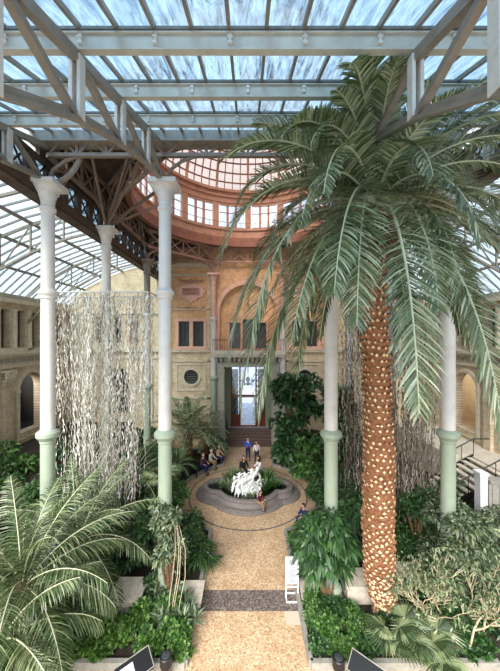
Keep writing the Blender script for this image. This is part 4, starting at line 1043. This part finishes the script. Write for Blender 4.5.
# ================================================================== hanging strand curtains
def curtain(xc, y, hw, hd, ztop, label, mat, seed, n, zlow):
    o = tag(thing('strand_curtain', (xc, y, ztop)), label, 'hanging'); g = random.Random(seed)
    m = MB(); c = [(-hw, -hd), (hw, -hd), (hw, hd), (-hw, hd)]
    for a, b in zip(c, c[1:]+c[:1]): m.tube([(xc+a[0], y+a[1], ztop), (xc+b[0], y+b[1], ztop)], .035, 8)
    m.build('hanging_frame', M['white'], o)
    m = MB()
    for a in c: m.tube([(xc+a[0], y+a[1], ztop), (xc+a[0]*.8, y+a[1]*.8, 15.2)], .008, 4)
    m.build('suspension_wire', M['railsteel'], o)
    m = MB()
    for i in range(n):
        fx = g.uniform(-1, 1); fy = g.choice((-1, 1, g.uniform(-1, 1))); x0 = xc+fx*hw; y0 = y+fy*hd
        lim = zlow(fx)+g.uniform(-.5, .8); pull = g.uniform(0, .2)
        z = ztop; ph = g.uniform(0, 6); px_ = []
        k = 0; seg = .12; w = g.uniform(.012, .028); x = x0; yy = y0; dx = 0
        while z > lim:
            f = (ztop-z)/(ztop-lim+.01); dx = dx*.85+g.uniform(-.05, .05)
            px_.append((x0+(xc-x0)*pull*f*1.6+dx, y0+(y-y0)*pull*f+g.uniform(-.03, .03), z)); z -= seg*g.uniform(.7, 1.3)
        b = len(m.v); 
        for j, p in enumerate(px_):
            a = g.uniform(0, PI); ww = w*(.35 if g.random() < .3 else 1.0); q = (math.cos(a)*ww, math.sin(a)*ww)
            m.v.append((p[0]-q[0], p[1]-q[1], p[2])); m.v.append((p[0]+q[0], p[1]+q[1], p[2]-.03))
        for j in range(len(px_)-1):
            if g.random() < .94: m.face((b+2*j, b+2*j+1, b+2*j+3, b+2*j+2))
    s = m.build('strands', M[mat], o, recalc=False); s['kind'] = 'stuff'
def low1(fx): return 1.3+1.4*abs(fx)**3+(1.0 if -.15 < fx < .1 else 0)+(3.5 if fx < -.8 else 0)+(3.0 if fx > .8 else 0)
YC_ = 13.2
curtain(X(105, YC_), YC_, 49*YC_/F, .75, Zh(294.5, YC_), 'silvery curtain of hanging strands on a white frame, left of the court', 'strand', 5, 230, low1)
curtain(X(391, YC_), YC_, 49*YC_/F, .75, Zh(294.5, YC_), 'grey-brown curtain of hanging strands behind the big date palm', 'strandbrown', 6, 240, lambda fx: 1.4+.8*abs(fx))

# ================================================================== stone plinths, sign, lecterns, lamps
def block(x0, x1, y0, y1, z0, z1, label):
    o = tag(MB().box(x0, x1, y0, y1, z0, z1-.1).box(x0-.04, x1+.04, y0-.04, y1+.04, z1-.1, z1).build('stone_plinth', M['paving'], loc=((x0+x1)/2, (y0+y1)/2, z0)), label, 'plinth'); return o
block(X(346, 10), X(375, 10), 9.85, 10.6, .1, .72, 'weathered pale stone plinth between palm trunk and middle column')
block(X(394, 10), X(436, 10), 10.15, 10.9, .1, .7, 'long weathered stone plinth right of the palm trunk')
block(X(114, 9.9), X(143, 9.9), 9.55, 10.4, .1, .55, 'pale stone slab half hidden by the left palm fronds')
block(X(183, 10), X(203, 10)-.05, 9.75, 10.5, .08, .35, 'small pale stone slab beside the dark band on the left')
block(X(301, 10.0)+.05, X(316, 10), 9.8, 10.6, .08, .35, 'small pale stone slab behind the white sign stand')
sg = tag(thing('sign_stand', (X(292, 10.1), 10.1, 0)), 'white metal sign stand with two printed cards beside the right kerb', 'sign')
x0, x1 = X(286.5, 10.1), X(298.5, 10.1); z1 = 1.42
m = MB()
for xx in (x0, x1): m.bar((xx, 10.2, 0.0), (xx, 10.2, z1), .04).bar((xx, 10.0, .03), (xx, 10.4, .03), .04)
for zz in (z1, 1.1, .52, .4): m.bar((x0, 10.2, zz), (x1, 10.2, zz), .035)
m.bar((x0, 10.02, .03), (x1, 10.02, .03), .04).bar((x0, 10.38, .03), (x1, 10.38, .03), .04)
m.build('frame', M['whitemetal'], sg)
for za, zb in ((1.13, 1.4), (.56, 1.07)):
    c = MB().box(x0+.03, x1-.03, 10.17, 10.19, za, zb).build('sign_card', M['paper'], sg)
    t = MB(); zz = zb-.05
    while zz > za+.04: t.box(x0+.07, x1-.07-rnd.random()*.12, 10.162, 10.17, zz-.012, zz); zz -= .04
    t.build('print_lines', M['ink'], c)
def lectern(x, y, rz, label, pict):
    o = tag(thing('information_lectern', (x, y, 0)), label, 'lectern'); o.rotation_euler.z = rz; o.scale = (.72, .72, .8)
    m = MB().bar((-.5, 0, 0), (-.5, 0, .72), .06).bar((.5, 0, 0), (.5, 0, .72), .06); loc_build(m, 'post', M['black'], o)
    T = lambda u, v, d: (u, v*.82, .8+v*.5+d)
    m = MB().plate(rect(-.62, .62, -.3, .34), [], T, .05); loc_build(m, 'panel', M['black'], o)
    m = MB().plate(rect(-.62, .62, -.3, .34), [rect(-.6, .6, -.28, .32)], lambda u, v, d: (u, v*.82, .85+v*.5+d*1), .015); loc_build(m, 'pale_edge', M['kerb'], o)
    if pict:
        m = MB().plate(rect(-.5, .0, -.22, .2), [], lambda u, v, d: (u, v*.82, .853+v*.5+d), .004); loc_build(m, 'picture', M['paper'], o)
        m = MB().ellipsoid((-.3, -.02, .85), (.09, .07, .04), 10, 6); loc_build(m, 'picture_motif', M['inkorange'], o)
lectern(X(134, 7.4), 7.42, .72, 'black tilted information panel with a picture at the bottom left edge', True)
lectern(X(366, 7.4), 7.35, -.72, 'black tilted information panel at the bottom right edge', False)
def bollard(x, y, label):
    o = tag(thing('bollard_lamp', (x, y, 0)), label, 'lamp', None)
    loc_build(MB().lathe([(.14, 0), (.14, .05), (.08, .08), (.075, .4)], n=20), 'post', M['black'], o)
    loc_build(MB().lathe([(.15, .4), (.16, .43), (.16, .64), (.14, .67), (.05, .68)], n=24), 'lamp_head', M['black'], o)
    loc_build(MB().lathe([(.11, .672), (.1, .69), (.03, .7)], n=24), 'lens', M['darkglass'], o)
bollard(X(166, 7.75), 7.75, 'short black cylindrical lamp beside the left kerb at the bottom')
bollard(X(338, 7.75), 7.7, 'short black cylindrical lamp beside the right kerb at the bottom')

# stairs and rails on the right
rs = tag(thing('garden_stairs', (11, 16.2, .14)), 'pale open stairs with dark handrails climbing below the right arch', 'stairs')
for k in range(10):
    xx = 9.9+k*.33; zz = .3+k*.18
    MB().box(xx, xx+.27, 15.0, 17.4, zz, zz+.07).build('tread', M['paving'], rs)
MB().bar((9.8, 15.02, .2), (13.3, 15.02, 2.05), .08, .25).build('stringer', M['black'], rs); MB().bar((9.8, 17.38, .2), (13.3, 17.38, 2.05), .08, .25).build('stringer', M['black'], rs)
for yy in (15.0, 17.4):
    m = MB().tube([(9.7, yy, 1.15), (13.3, yy, 3.05), (14.2, yy, 3.05)], .035, 6)
    for k in range(6): m.tube([(9.8+k*.7, yy, .3+k*.37), (9.8+k*.7, yy, 1.2+k*.37)], .02, 5)
    m.build('handrail', M['black'], rs)
m = MB().box(X(477, 13.2), X(484, 13.2), 13.0, 13.35, .14, Zh(474, 13.2)).box(X(476, 13.2), X(485, 13.2), 12.96, 13.4, Zh(474, 13.2), Zh(471, 13.2))
tag(m.build('gate_post', M['whitemetal'], loc=(X(480, 13.2), 13.2, .14)), 'white square post below the open stairs on the right', 'post')
m = MB().box(X(485, 13.2)+.05, 13.0, 13.05, 13.3, .14, 2.6).box(X(485, 13.2)+.05, 13.0, 12.95, 13.4, 2.6, 2.7)
for k in range(8): m.box(X(485, 13.2)+.2+k*.3, X(485, 13.2)+.23+k*.3, 13.02, 13.05, .3, 2.5)
tag(m.build('garden_wall', M['kerb'], loc=(11.5, 13.2, .14)), 'grey panelled garden wall right of the white post', 'wall')

# ================================================================== planting
PI2 = 2*PI
# --- left
feather_palm('feather_palm', 'large arching feather palm filling the lower left corner', 'palm', (X(22, 8.0), 8.0, 2.2), 25, 3.2, .62, 21, 'cycad', 84, 10, 80, 60, .03, trunk=(.3, 2.1), rr=.02, vee=.0, tipdrop=.5)
feather_palm('feather_palm', 'arching feather palm behind the large one, below the hanging strands', 'palm', (X(78, 10.6), 10.6, 1.7), 20, 3.0, .55, 22, 'cycad', 75, 8, 80, 54, .03, trunk=(.25, 1.6), rr=.02, vee=.05, tipdrop=.5)
feather_palm('feather_palm', 'feather palm with hanging grey-green fronds at the bottom left edge', 'palm', (X(2, 6.9), 6.9, 1.9), 16, 2.6, .6, 23, 'cycad', 60, -5, 85, 56, .03, trunk=(.25, 1.8), rr=.02, vee=.0, tipdrop=.5)
feather_palm('feather_palm', 'dark green feather palm beside the foot of the hanging strands', 'palm', (X(132, 14.6), 14.6, 2.0), 24, 2.7, .42, 24, 'fronddark', 75, 5, 70, 36, .045, trunk=(.22, 1.9))
feather_palm('feather_palm', 'upright arching palm against the back wall, left of the portal', 'palm', (X(188, 21.6), 21.6, 2.0), 30, 3.6, .5, 25, 'frondm', 82, 12, 75, 40, .06, trunk=(.3, 1.9))
feather_palm('feather_palm', 'low palm behind the left bench sitters', 'palm', (X(206, 22.6), 22.6, 1.2), 20, 2.2, .4, 26, 'frondm', 70, 5, 75, 34, .05, trunk=(.2, 1.1))
feather_palm('cycad', 'low rounded cycad left of the bench', 'plant', (X(176, 18.4), 18.4, .9), 26, 1.6, .3, 27, 'leafmid', 75, 15, 95, 34, .03, trunk=(.2, .8))
feather_palm('cycad', 'low cycad beneath the hanging strands', 'plant', (X(100, 12.6), 12.6, .7), 20, 1.7, .3, 28, 'leafdark', 70, 10, 80, 30, .035, trunk=(.2, .6))
SH = [ # name,label,cat,px,Y,rx,ry,h,n,ln,wd,mat
 ('broadleaf_shrub', 'large broad-leaved shrub before the left arch', 'shrub', 18, 15.4, 1.6, 1.3, 4.4, 1700, .34, .17, 'leafmid', {}),
 ('broadleaf_shrub', 'dark broad-leaved shrub behind the leftmost column', 'shrub', 66, 16.0, 1.5, 1.2, 4.0, 1500, .3, .15, 'leafdark', {}),
 ('broadleaf_shrub', 'dark shrub at the far left edge below the arch', 'shrub', -10, 14.0, 1.6, 1.2, 3.4, 1300, .3, .15, 'leafdark', {}),
 ('shrub', 'dark shrub under the middle of the hanging strands', 'shrub', 108, 15.2, 1.6, 1.2, 2.4, 1500, .26, .1, 'leafdark', {}),
 ('shrub', 'green shrub right of the slim far column', 'shrub', 152, 17.8, 1.3, 1.1, 3.2, 1400, .26, .1, 'leafmid', {}),
 ('shrub', 'shrub against the back wall behind the slim far column', 'shrub', 150, 22.4, 1.6, .9, 3.2, 1300, .3, .12, 'leafdark', {}),
 ('shrub', 'shrub along the back wall behind the strands', 'shrub', 100, 21.5, 2.6, 1.2, 3.4, 1900, .3, .13, 'leafdark', {}),
 ('hedge', 'low clipped hedge between bench and entrance path', 'hedge', 221, 22.4, .45, 1.0, 1.5, 1300, .14, .07, 'leafbright', {}),
 ('climbing_shrub', 'tall bushy climber hiding the foot of the column left of the path', 'shrub', 168, 10.0, .62, .6, 3.75, 3000, .17, .07, 'leafgrey', dict(shape='column', clumps=22)),
 ('climbing_shrub', 'loose bush behind the climber, left of the court', 'shrub', 152, 11.6, .75, .8, 2.6, 1900, .19, .06, 'leafdark', dict(clumps=18)),
 ('spreading_shrub', 'leafy mound at the left kerb below the court', 'shrub', 190, 11.7, .75, .8, 1.5, 1600, .24, .05, 'leafdark', dict(clumps=14)),
 ('spreading_shrub', 'dark mound between the left palms and the climber', 'shrub', 128, 11.6, .9, .7, 1.7, 1500, .22, .08, 'leafdark', {}),
 ('spreading_shrub', 'dark undergrowth beneath the lower left palm', 'shrub', 60, 9.2, 1.7, .7, 1.3, 1800, .2, .08, 'leafdark', {}),
 ('spreading_shrub', 'dark undergrowth behind the lower left palm', 'shrub', 50, 12.8, 2.2, .9, 1.9, 1700, .26, .1, 'leafdark', {}),
 ('ground_cover', 'bright leafy ground cover at the bottom, left of the lamp', 'plant', 118, 8.75, .75, .35, .6, 1500, .15, .1, 'leafbright', dict(droop=.1)),
 ('ground_cover', 'bright leafy ground cover below the stone slab on the left', 'plant', 140, 9.15, .6, .3, .65, 1200, .15, .1, 'leafbright', dict(droop=.1)),
 ('ground_cover', 'leafy ground cover in the lower left corner under the fronds', 'plant', 62, 8.45, .95, .35, .65, 1500, .15, .1, 'leafmid', dict(droop=.1)),
 ('ground_cover', 'leafy ground cover at the left kerb corner', 'plant', 176, 8.75, .42, .42, .7, 1300, .14, .1, 'leafmid', dict(droop=.1)),
 ('ground_cover', 'dense leafy cover along the left kerb above the lamp', 'plant', 168, 9.35, .5, .35, .9, 1400, .15, .08, 'leafmid', dict(droop=.1)),
 ('ground_cover', 'leafy cover at the lower left edge of the picture', 'plant', 14, 8.4, .8, .3, .7, 1200, .16, .1, 'leafdark', dict(droop=.1)),
 ('ground_cover', 'bright leafy cover at the front left kerb', 'plant', 92, 8.35, .8, .28, .5, 1500, .14, .09, 'leafbright', dict(droop=.1)),
 ('ground_cover', 'leafy cover just behind the left kerb lamp', 'plant', 152, 8.4, .5, .28, .5, 1300, .14, .09, 'leafmid', dict(droop=.1)),
 ('ground_cover', 'leafy cover at the inner corner of the left kerb', 'plant', 182, 8.35, .3, .26, .45, 900, .13, .08, 'leafbright', dict(droop=.1)),
 ('ground_cover', 'dark leafy cover beside the stone slab on the left', 'plant', 158, 10.2, .5, .4, .7, 1300, .16, .08, 'leafdark', dict(droop=.1)),
 ('shrub', 'bush on the left edge beneath the arch', 'shrub', 40, 13.6, 1.1, .8, 2.8, 1500, .26, .1, 'leafmid', {}),
 ('shrub', 'dark bush in front of the left terrace edge', 'shrub', 22, 12.3, 1.3, .8, 3.3, 2000, .24, .09, 'leafdark', {}),
 ('shrub', 'bush between leftmost column and hanging strands', 'shrub', 80, 13.2, 1.0, .8, 2.9, 1500, .24, .09, 'leafmid', {}),
 ('shrub', 'dense bush right of the foot of the hanging strands', 'shrub', 158, 13.6, 1.0, .9, 2.4, 1700, .24, .09, 'leafdark', {}),
 ('shrub', 'bush at the left rim of the round court', 'shrub', 176, 15.4, .75, 1.0, 1.6, 1500, .2, .08, 'leafmid', {}),
 ('shrub', 'dark bush behind the left rim of the round court', 'shrub', 150, 15.6, 1.0, 1.0, 2.2, 1500, .24, .09, 'leafdark', {}),
 ('spreading_shrub', 'low shrub hanging over the left court kerb', 'shrub', 189, 13.4, .6, .7, 1.0, 1300, .18, .07, 'leafdark', {}),
 # --- right
 ('ground_cover', 'leafy cover along the front kerb under the branching bush', 'plant', 470, 8.35, 1.1, .28, .6, 1900, .15, .07, 'leafdark', dict(droop=.1)),
 ('ground_cover', 'leafy cover along the front kerb right of the fan palms', 'plant', 430, 8.3, .6, .25, .5, 1200, .15, .07, 'leafmid', dict(droop=.1)),
 ('ground_cover', 'leafy cover just behind the right kerb lamp', 'plant', 342, 8.35, .5, .26, .5, 1300, .13, .08, 'leafmid', dict(droop=.1)),
 ('ground_cover', 'leafy cover at the inner corner of the right kerb', 'plant', 318, 8.4, .26, .3, .45, 900, .12, .07, 'leafdark', dict(droop=.1)),
 ('ground_cover', 'leafy cover between the right lamp and the fan palms', 'plant', 372, 8.35, .45, .26, .5, 1300, .13, .08, 'leafdark', dict(droop=.1)),
 ('ground_cover', 'dark leafy cover under the glossy column shrub', 'plant', 334, 9.5, .5, .35, .6, 1300, .14, .07, 'leafdark', dict(droop=.1)),
 ('ground_cover', 'leafy cover left of the palm root', 'plant', 350, 9.3, .4, .25, .5, 1000, .13, .07, 'leafmid', dict(droop=.1)),
 ('shrub', 'bush at the right rim of the round court', 'shrub', 322, 16.2, .8, 1.1, 1.9, 1500, .24, .1, 'leafdark', {}),
 ('shrub', 'dark filling bush between the big palm and the court', 'shrub', 345, 14.4, 1.1, .9, 3.2, 1900, .28, .1, 'leafdark', {}),
 ('shrub', 'shrub near the white post below the open stairs', 'shrub', 470, 12.2, .9, .5, 2.0, 1400, .2, .08, 'leafdark', {}),
 ('spreading_shrub', 'loose low shrub in front of the sign', 'shrub', 305, 11.6, .35, .5, .8, 1000, .16, .06, 'leafdark', {}),
 ('fig_tree', 'tall dark broad-leaved tree right of the portal', 'tree', 296, 19.9, 1.75, 1.5, 6.9, 3200, .44, .27, 'leafdark', dict(shape='column', clumps=30)),
 ('fig_tree', 'dark tree between the column and the big palm trunk', 'tree', 338, 18.2, 1.5, 1.4, 6.0, 2600, .38, .2, 'leafdark', dict(shape='column', clumps=26)),
 ('broadleaf_shrub', 'broad-leaved shrub at the right rear edge of the court', 'shrub', 308, 18.3, .85, .8, 2.9, 1300, .36, .2, 'leafmid', {}),
 ('broadleaf_shrub', 'shrub against the wall right of the entrance steps', 'shrub', 284, 22.2, .65, .9, 3.0, 1200, .3, .16, 'leafdark', {}),
 ('schefflera', 'glossy drooping-leaf shrub around the column foot right of the path', 'shrub', 327, 9.85, 1.0, .8, 3.6, 3400, .32, .12, 'leafdark', dict(droop=.55, clumps=30, z0=.9)),
 ('schefflera', 'glossy drooping-leaf shrub beside the palm trunk', 'shrub', 352, 12.4, .8, .8, 2.9, 1300, .36, .13, 'leafdark', dict(droop=.55)),
 ('spreading_shrub', 'small-leaved shrub inside the right kerb, below the court', 'shrub', 302, 12.3, .45, .9, 1.3, 1500, .18, .06, 'leafmid', {}),
 ('spreading_shrub', 'loose shrub right of the sign stand', 'shrub', 322, 10.9, .7, .5, 1.25, 1500, .18, .06, 'leafdark', {}),
 ('shrub', 'dark shrub behind the right stone plinth', 'shrub', 400, 11.9, .9, .7, 2.0, 1700, .22, .08, 'leafdark', {}),
 ('shrub', 'tall dark shrub under the right hanging strands', 'shrub', 410, 13.9, 1.3, .9, 3.0, 1900, .26, .09, 'leafdark', {}),
 ('mounded_bush', 'huge dense small-leaved bush in front of the rightmost column foot', 'shrub', 455, 9.9, 1.45, .95, 4.0, 7600, .17, .075, 'leafgrey', dict(clumps=34, droop=.4)),
 ('mounded_bush', 'dense small-leaved bush left of the rightmost column', 'shrub', 417, 11.8, 1.0, .8, 3.3, 2600, .18, .08, 'leafdark', dict(clumps=20, droop=.4)),
 ('mounded_bush', 'dense bush at the right edge of the picture', 'shrub', 505, 11.2, 1.2, .9, 3.0, 2600, .18, .08, 'leafgrey', dict(clumps=18, droop=.4)),
 ('ground_cover', 'green leafy cover inside the right kerb corner', 'plant', 326, 8.8, .5, .4, .6, 1400, .13, .08, 'leafmid', dict(droop=.1)),
 ('ground_cover', 'green leafy cover in front of the palm root', 'plant', 360, 8.8, .55, .35, .6, 1400, .13, .09, 'leafmid', dict(droop=.1)),
 ('ground_cover', 'leafy cover along the right kerb beside the dark band', 'plant', 312, 9.4, .28, .5, .7, 1300, .14, .06, 'leafmid', dict(droop=.1)),
 ('ground_cover', 'dark leafy cover below the right stone plinth', 'plant', 412, 9.9, .7, .28, .75, 1300, .15, .07, 'leafdark', dict(droop=.1)),
 ('ground_cover', 'dark leafy cover behind the small fan palms', 'plant', 395, 8.9, .5, .4, .6, 1000, .15, .07, 'leafdark', dict(droop=.1)),
 ('ground_cover', 'dark leafy cover under the pale branching bush', 'plant', 450, 8.9, 1.0, .5, .8, 1900, .17, .08, 'leafdark', dict(droop=.1)),
 ('ground_cover', 'leafy cover at the lower right corner', 'plant', 495, 9.2, .8, .6, 1.0, 1600, .17, .08, 'leafdark', dict(droop=.1)),
 ('shrub', 'shrub beside the open stairs on the right', 'shrub', 452, 15.6, .8, .8, 1.7, 1000, .22, .09, 'leafdark', {}),
 ('shrub', 'shrub below the right arch beside the handrail', 'shrub', 466, 18.2, 1.0, .8, 2.3, 1100, .24, .1, 'leafmid', {}),
]
for i, (nm, lab, cat, px, Y, rx, ry, h, n, ln, wd, mat, kw) in enumerate(SH):
    z = .12
    shrub(nm, lab, cat, X(px, Y), Y, rx, ry, h, int(n*1.35), ln, wd, mat, 300+i, z=z, **kw)
# aquatic plants round the sculpture
for i, (dx, dy, h, n) in enumerate(((-1.0, -.25, .9, 150), (1.0, -.2, 1.0, 170), (-1.55, .1, .7, 90), (1.6, .2, .7, 90), (-.9, .7, 1.3, 150), (1.1, .8, 1.1, 140), (.15, -1.0, .5, 60))):
    g_ = np.random.default_rng(40+i); L = Leaves(); a = g_.uniform(0, PI2, n); sp = g_.uniform(.15, .75, n)
    pos = np.stack([.15*np.cos(a)*g_.uniform(0, 1, n), .15*np.sin(a)*g_.uniform(0, 1, n), np.full(n, 0.)], 1); dirs = np.stack([np.cos(a)*sp, np.sin(a)*sp, np.ones(n)], 1)
    L.add(pos, dirs, np.stack([np.cos(a), np.sin(a), np.full(n, .3)], 1), h*g_.uniform(.6, 1.2, n), .05, .3)
    lab = ['left front', 'right front', 'left lobe', 'right lobe', 'left rear', 'right rear', 'front'][i]
    tag(link('papyrus_clump', L.mesh('papyrus_clump', M['leafmid' if i % 2 else 'leafpale']), None, (dx, 16.95+dy, .34)), 'grassy water plants in the basin at the %s of the marble group' % lab, 'plant')
# strappy plants
def strappy(px, Y, h, n, wd, mat, label, seed, name='strap_leaf_plant', z=.1, spread=1.0, dr=.6):
    g_ = np.random.default_rng(seed); L = Leaves()
    for q in range(7):
        c = np.array([g_.uniform(-.5, .5)*h*.6, g_.uniform(-.5, .5)*h*.6, h*g_.uniform(.15, .5)]); k = n//7; a = g_.uniform(0, PI2, k); e = g_.uniform(.1, 1.4, k)
        dirs = np.stack([np.cos(a)*np.cos(e)*spread, np.sin(a)*np.cos(e)*spread, np.sin(e)], 1)
        L.add(np.tile(c, (k, 1)), dirs, np.tile([0, 0, 1.], (k, 1))+dirs*.2, h*.62*g_.uniform(.7, 1.15, k), wd, dr)
    o = tag(thing(name, (X(px, Y), Y, z)), label, 'plant'); link('foliage', L.mesh('foliage', M[mat]), o)
    m = MB()
    for q in range(7): m.tube([(0, 0, 0), (.1*math.cos(q), .1*math.sin(q), h*.3)], .03, 5)
    link('stems', m.mesh('stems', M['bark']), o)
strappy(197, 12.0, 1.3, 420, .05, 'leafmid', 'strap-leaved plant spilling over the left kerb below the court', 61)
strappy(205, 11.5, 1.0, 300, .05, 'leafdark', 'low strap-leaved plant at the left kerb above the dark band', 62)
strappy(181, 9.55, .8, 260, .06, 'leafblue', 'blue-green rosettes beside the dark band on the left', 63, 'rosette_plant', dr=.1)
strappy(168, 9.2, .9, 260, .06, 'leafblue', 'blue-green rosettes below the climber', 64, 'rosette_plant', dr=.1)
strappy(190, 9.15, .7, 200, .06, 'leafblue', 'blue-green rosettes at the left kerb below the dark band', 65, 'rosette_plant', dr=.1)
strappy(298, 10.9, .7, 220, .05, 'leafblue', 'grey-leaved plant behind the sign stand', 66, 'rosette_plant', dr=.2)
strappy(318, 9.7, .8, 240, .05, 'leafdark', 'strap-leaved plant right of the sign stand', 67)
strappy(300, 13.2, .9, 260, .05, 'leafmid', 'strap-leaved plant at the right edge of the court', 68)
# bare pale stems of the left climber
o = tag(thing('vine_stems', (X(168, 9.4), 9.4, .1)), 'bare pale arching vine stems in front of the left climber', 'vine'); g = random.Random(5)
for k in range(5):
    x_ = g.uniform(-.4, .4); p = [(x_, -.2, 0), (x_*1.3, -.35, .8), (x_*1.5+.1, -.4, 1.6), (x_*1.2+.2, -.35, 2.4), (x_*.5+.2, -.1, 3.0)]
    link('stem', MB().tube(p, [.012, .011, .01, .008, .005], 6).mesh('stem', M['palebark']), o)
# fan palms
def fan_palm(px, py, Y, label, nf, R, seed, azr=(0, PI2)):
    z = max(.3, Zh(py, Y)); o = tag(thing('fan_palm', (X(px, Y), Y, .1)), label, 'palm'); g = random.Random(seed)
    for i in range(nf):
        az = azr[0]+(azr[1]-azr[0])*(i+.5)/nf+g.uniform(-.2, .2); el = math.radians(g.uniform(20, 70)); st = g.uniform(.5, .9)*R
        c = Vector((math.cos(az)*math.cos(el)*st, math.sin(az)*math.cos(el)*st, z-.1+math.sin(el)*st*.7))
        D = Vector((math.cos(az)*math.cos(el*.4), math.sin(az)*math.cos(el*.4), math.sin(el*.4))).normalized(); S = D.cross(Vector((0, 0, 1))).normalized(); U = S.cross(D)
        m = MB().tube([(0, 0, max(.1, z-.4)), tuple(c*.55+Vector((0, 0, z*.4))), tuple(c)], [.02, .016, .012], 5, 1)
        nr = 34
        for k in range(nr):
            a = (k/(nr-1)-.5)*math.radians(250); d = (D*math.cos(a)+S*math.sin(a)).normalized(); ln = R*(.95-.25*abs(a)/2.2)*g.uniform(.93, 1.05)
            w = S*math.cos(a)-D*math.sin(a); w1 = ln*.055; dn = Vector((0, 0, -1))
            p1 = c+d*ln*.55+U*.03-Vector((0, 0, .03)); p2 = c+d*ln+dn*ln*.22; b = len(m.v)
            m.v += [tuple(c), tuple(p1-w*w1), tuple(p1+U*w1*.6), tuple(p1+w*w1), tuple(p2)]
            for f in ((0, 1, 2), (0, 2, 3), (1, 4, 2), (2, 4, 3)): m.face([b+j for j in f], 0)
        link('fan_leaf', m.mesh('fan_leaf', [M['cycad'], M['rachis']]), o)
    link('trunk', MB().lathe([(.12, 0), (.1, max(.1, z-.4)), (.05, max(.15, z-.3))], n=10).mesh('trunk', M['bark']), o)
fan_palm(392, 632, 8.35, 'pale green fan palm at the foot of the big palm trunk', 6, .75, 71, (-PI, .4))
fan_palm(424, 648, 8.1, 'fan palm with broad open leaves near the bottom right', 7, .8, 72)
fan_palm(160, 478, 13.4, 'small fan palm behind the left climber', 8, .8, 73)
# pale branching bush
o = tag(thing('branching_bush', (X(462, 8.5), 8.5, .1)), 'bush with bare whitish forked branches in the lower right corner', 'shrub'); g = random.Random(9)
bm_ = MB(); ends = []
def branch(p, d, ln, r, lv):
    q = p+d*ln; mid = p+d*ln*.5+Vector((g.uniform(-.04, .04), g.uniform(-.04, .04), 0)); bm_.tube([tuple(p), tuple(mid), tuple(q)], [r, r*.85, r*.7], 6)
    if lv == 0: ends.append(q); return
    for k in range(g.choice((2, 3))):
        nd = (d+Vector((g.uniform(-.9, .9), g.uniform(-.9, .9), g.uniform(-.1, .5)))).normalized(); branch(q, nd, ln*g.uniform(.65, .9), r*.7, lv-1)
for k in range(7): branch(Vector((g.uniform(-1.1, 1.0), g.uniform(-.3, .8), 0)), Vector((g.uniform(-.5, .5), g.uniform(-.5, .2), 1)).normalized(), g.uniform(.6, .8), .036, 4)
link('branches', bm_.mesh('branches', M['palebark']), o)
g_ = np.random.default_rng(3); E_ = np.array([tuple(e) for e in ends]); k = g_.integers(0, len(E_), 2600); pos = E_[k]+g_.normal(0, .11, (2600, 3)); L = Leaves(); dd_ = g_.normal(size=(2600, 3))
pos[:, 2] = np.maximum(pos[:, 2], .1)
L.add(pos, dd_, g_.normal(size=(2600, 3))*.4+[0, 0, 1], .13*g_.uniform(.6, 1.2, 2600), .045, .2); link('foliage', L.mesh('foliage', M['leafpale']), o)
# hanging vine behind the palm trunk

# ------------------------------------------------------------------ sky and sun
w = bpy.data.worlds.new('sky'); scene.world = w; w.use_nodes = True
nt = w.node_tree; nt.nodes.clear()
out = nt.nodes.new('ShaderNodeOutputWorld'); bg = nt.nodes.new('ShaderNodeBackground')
tc = nt.nodes.new('ShaderNodeTexCoord'); nz = nt.nodes.new('ShaderNodeTexNoise'); nz.inputs['Scale'].default_value = 3.0; nz.inputs['Detail'].default_value = 6
rp = nt.nodes.new('ShaderNodeValToRGB'); rp.color_ramp.elements[0].position = .35; rp.color_ramp.elements[0].color = (.80, .90, 1.0, 1); rp.color_ramp.elements[1].position = .62; rp.color_ramp.elements[1].color = (1, 1, 1, 1)
nt.links.new(tc.outputs['Generated'], nz.inputs['Vector']); nt.links.new(nz.outputs['Fac'], rp.inputs['Fac'])
nt.links.new(rp.outputs['Color'], bg.inputs['Color']); bg.inputs['Strength'].default_value = .85
nt.links.new(bg.outputs[0], out.inputs[0])
sl = bpy.data.lights.new('sun', 'SUN'); sl.energy = 4.8; sl.angle = math.radians(38); sl.color = (1, .95, .89)
so = bpy.data.objects.new('sun', sl); COL.objects.link(so); so.location = (-6, -10, 30)
so.rotation_euler = (math.radians(53), 0, math.radians(-20))
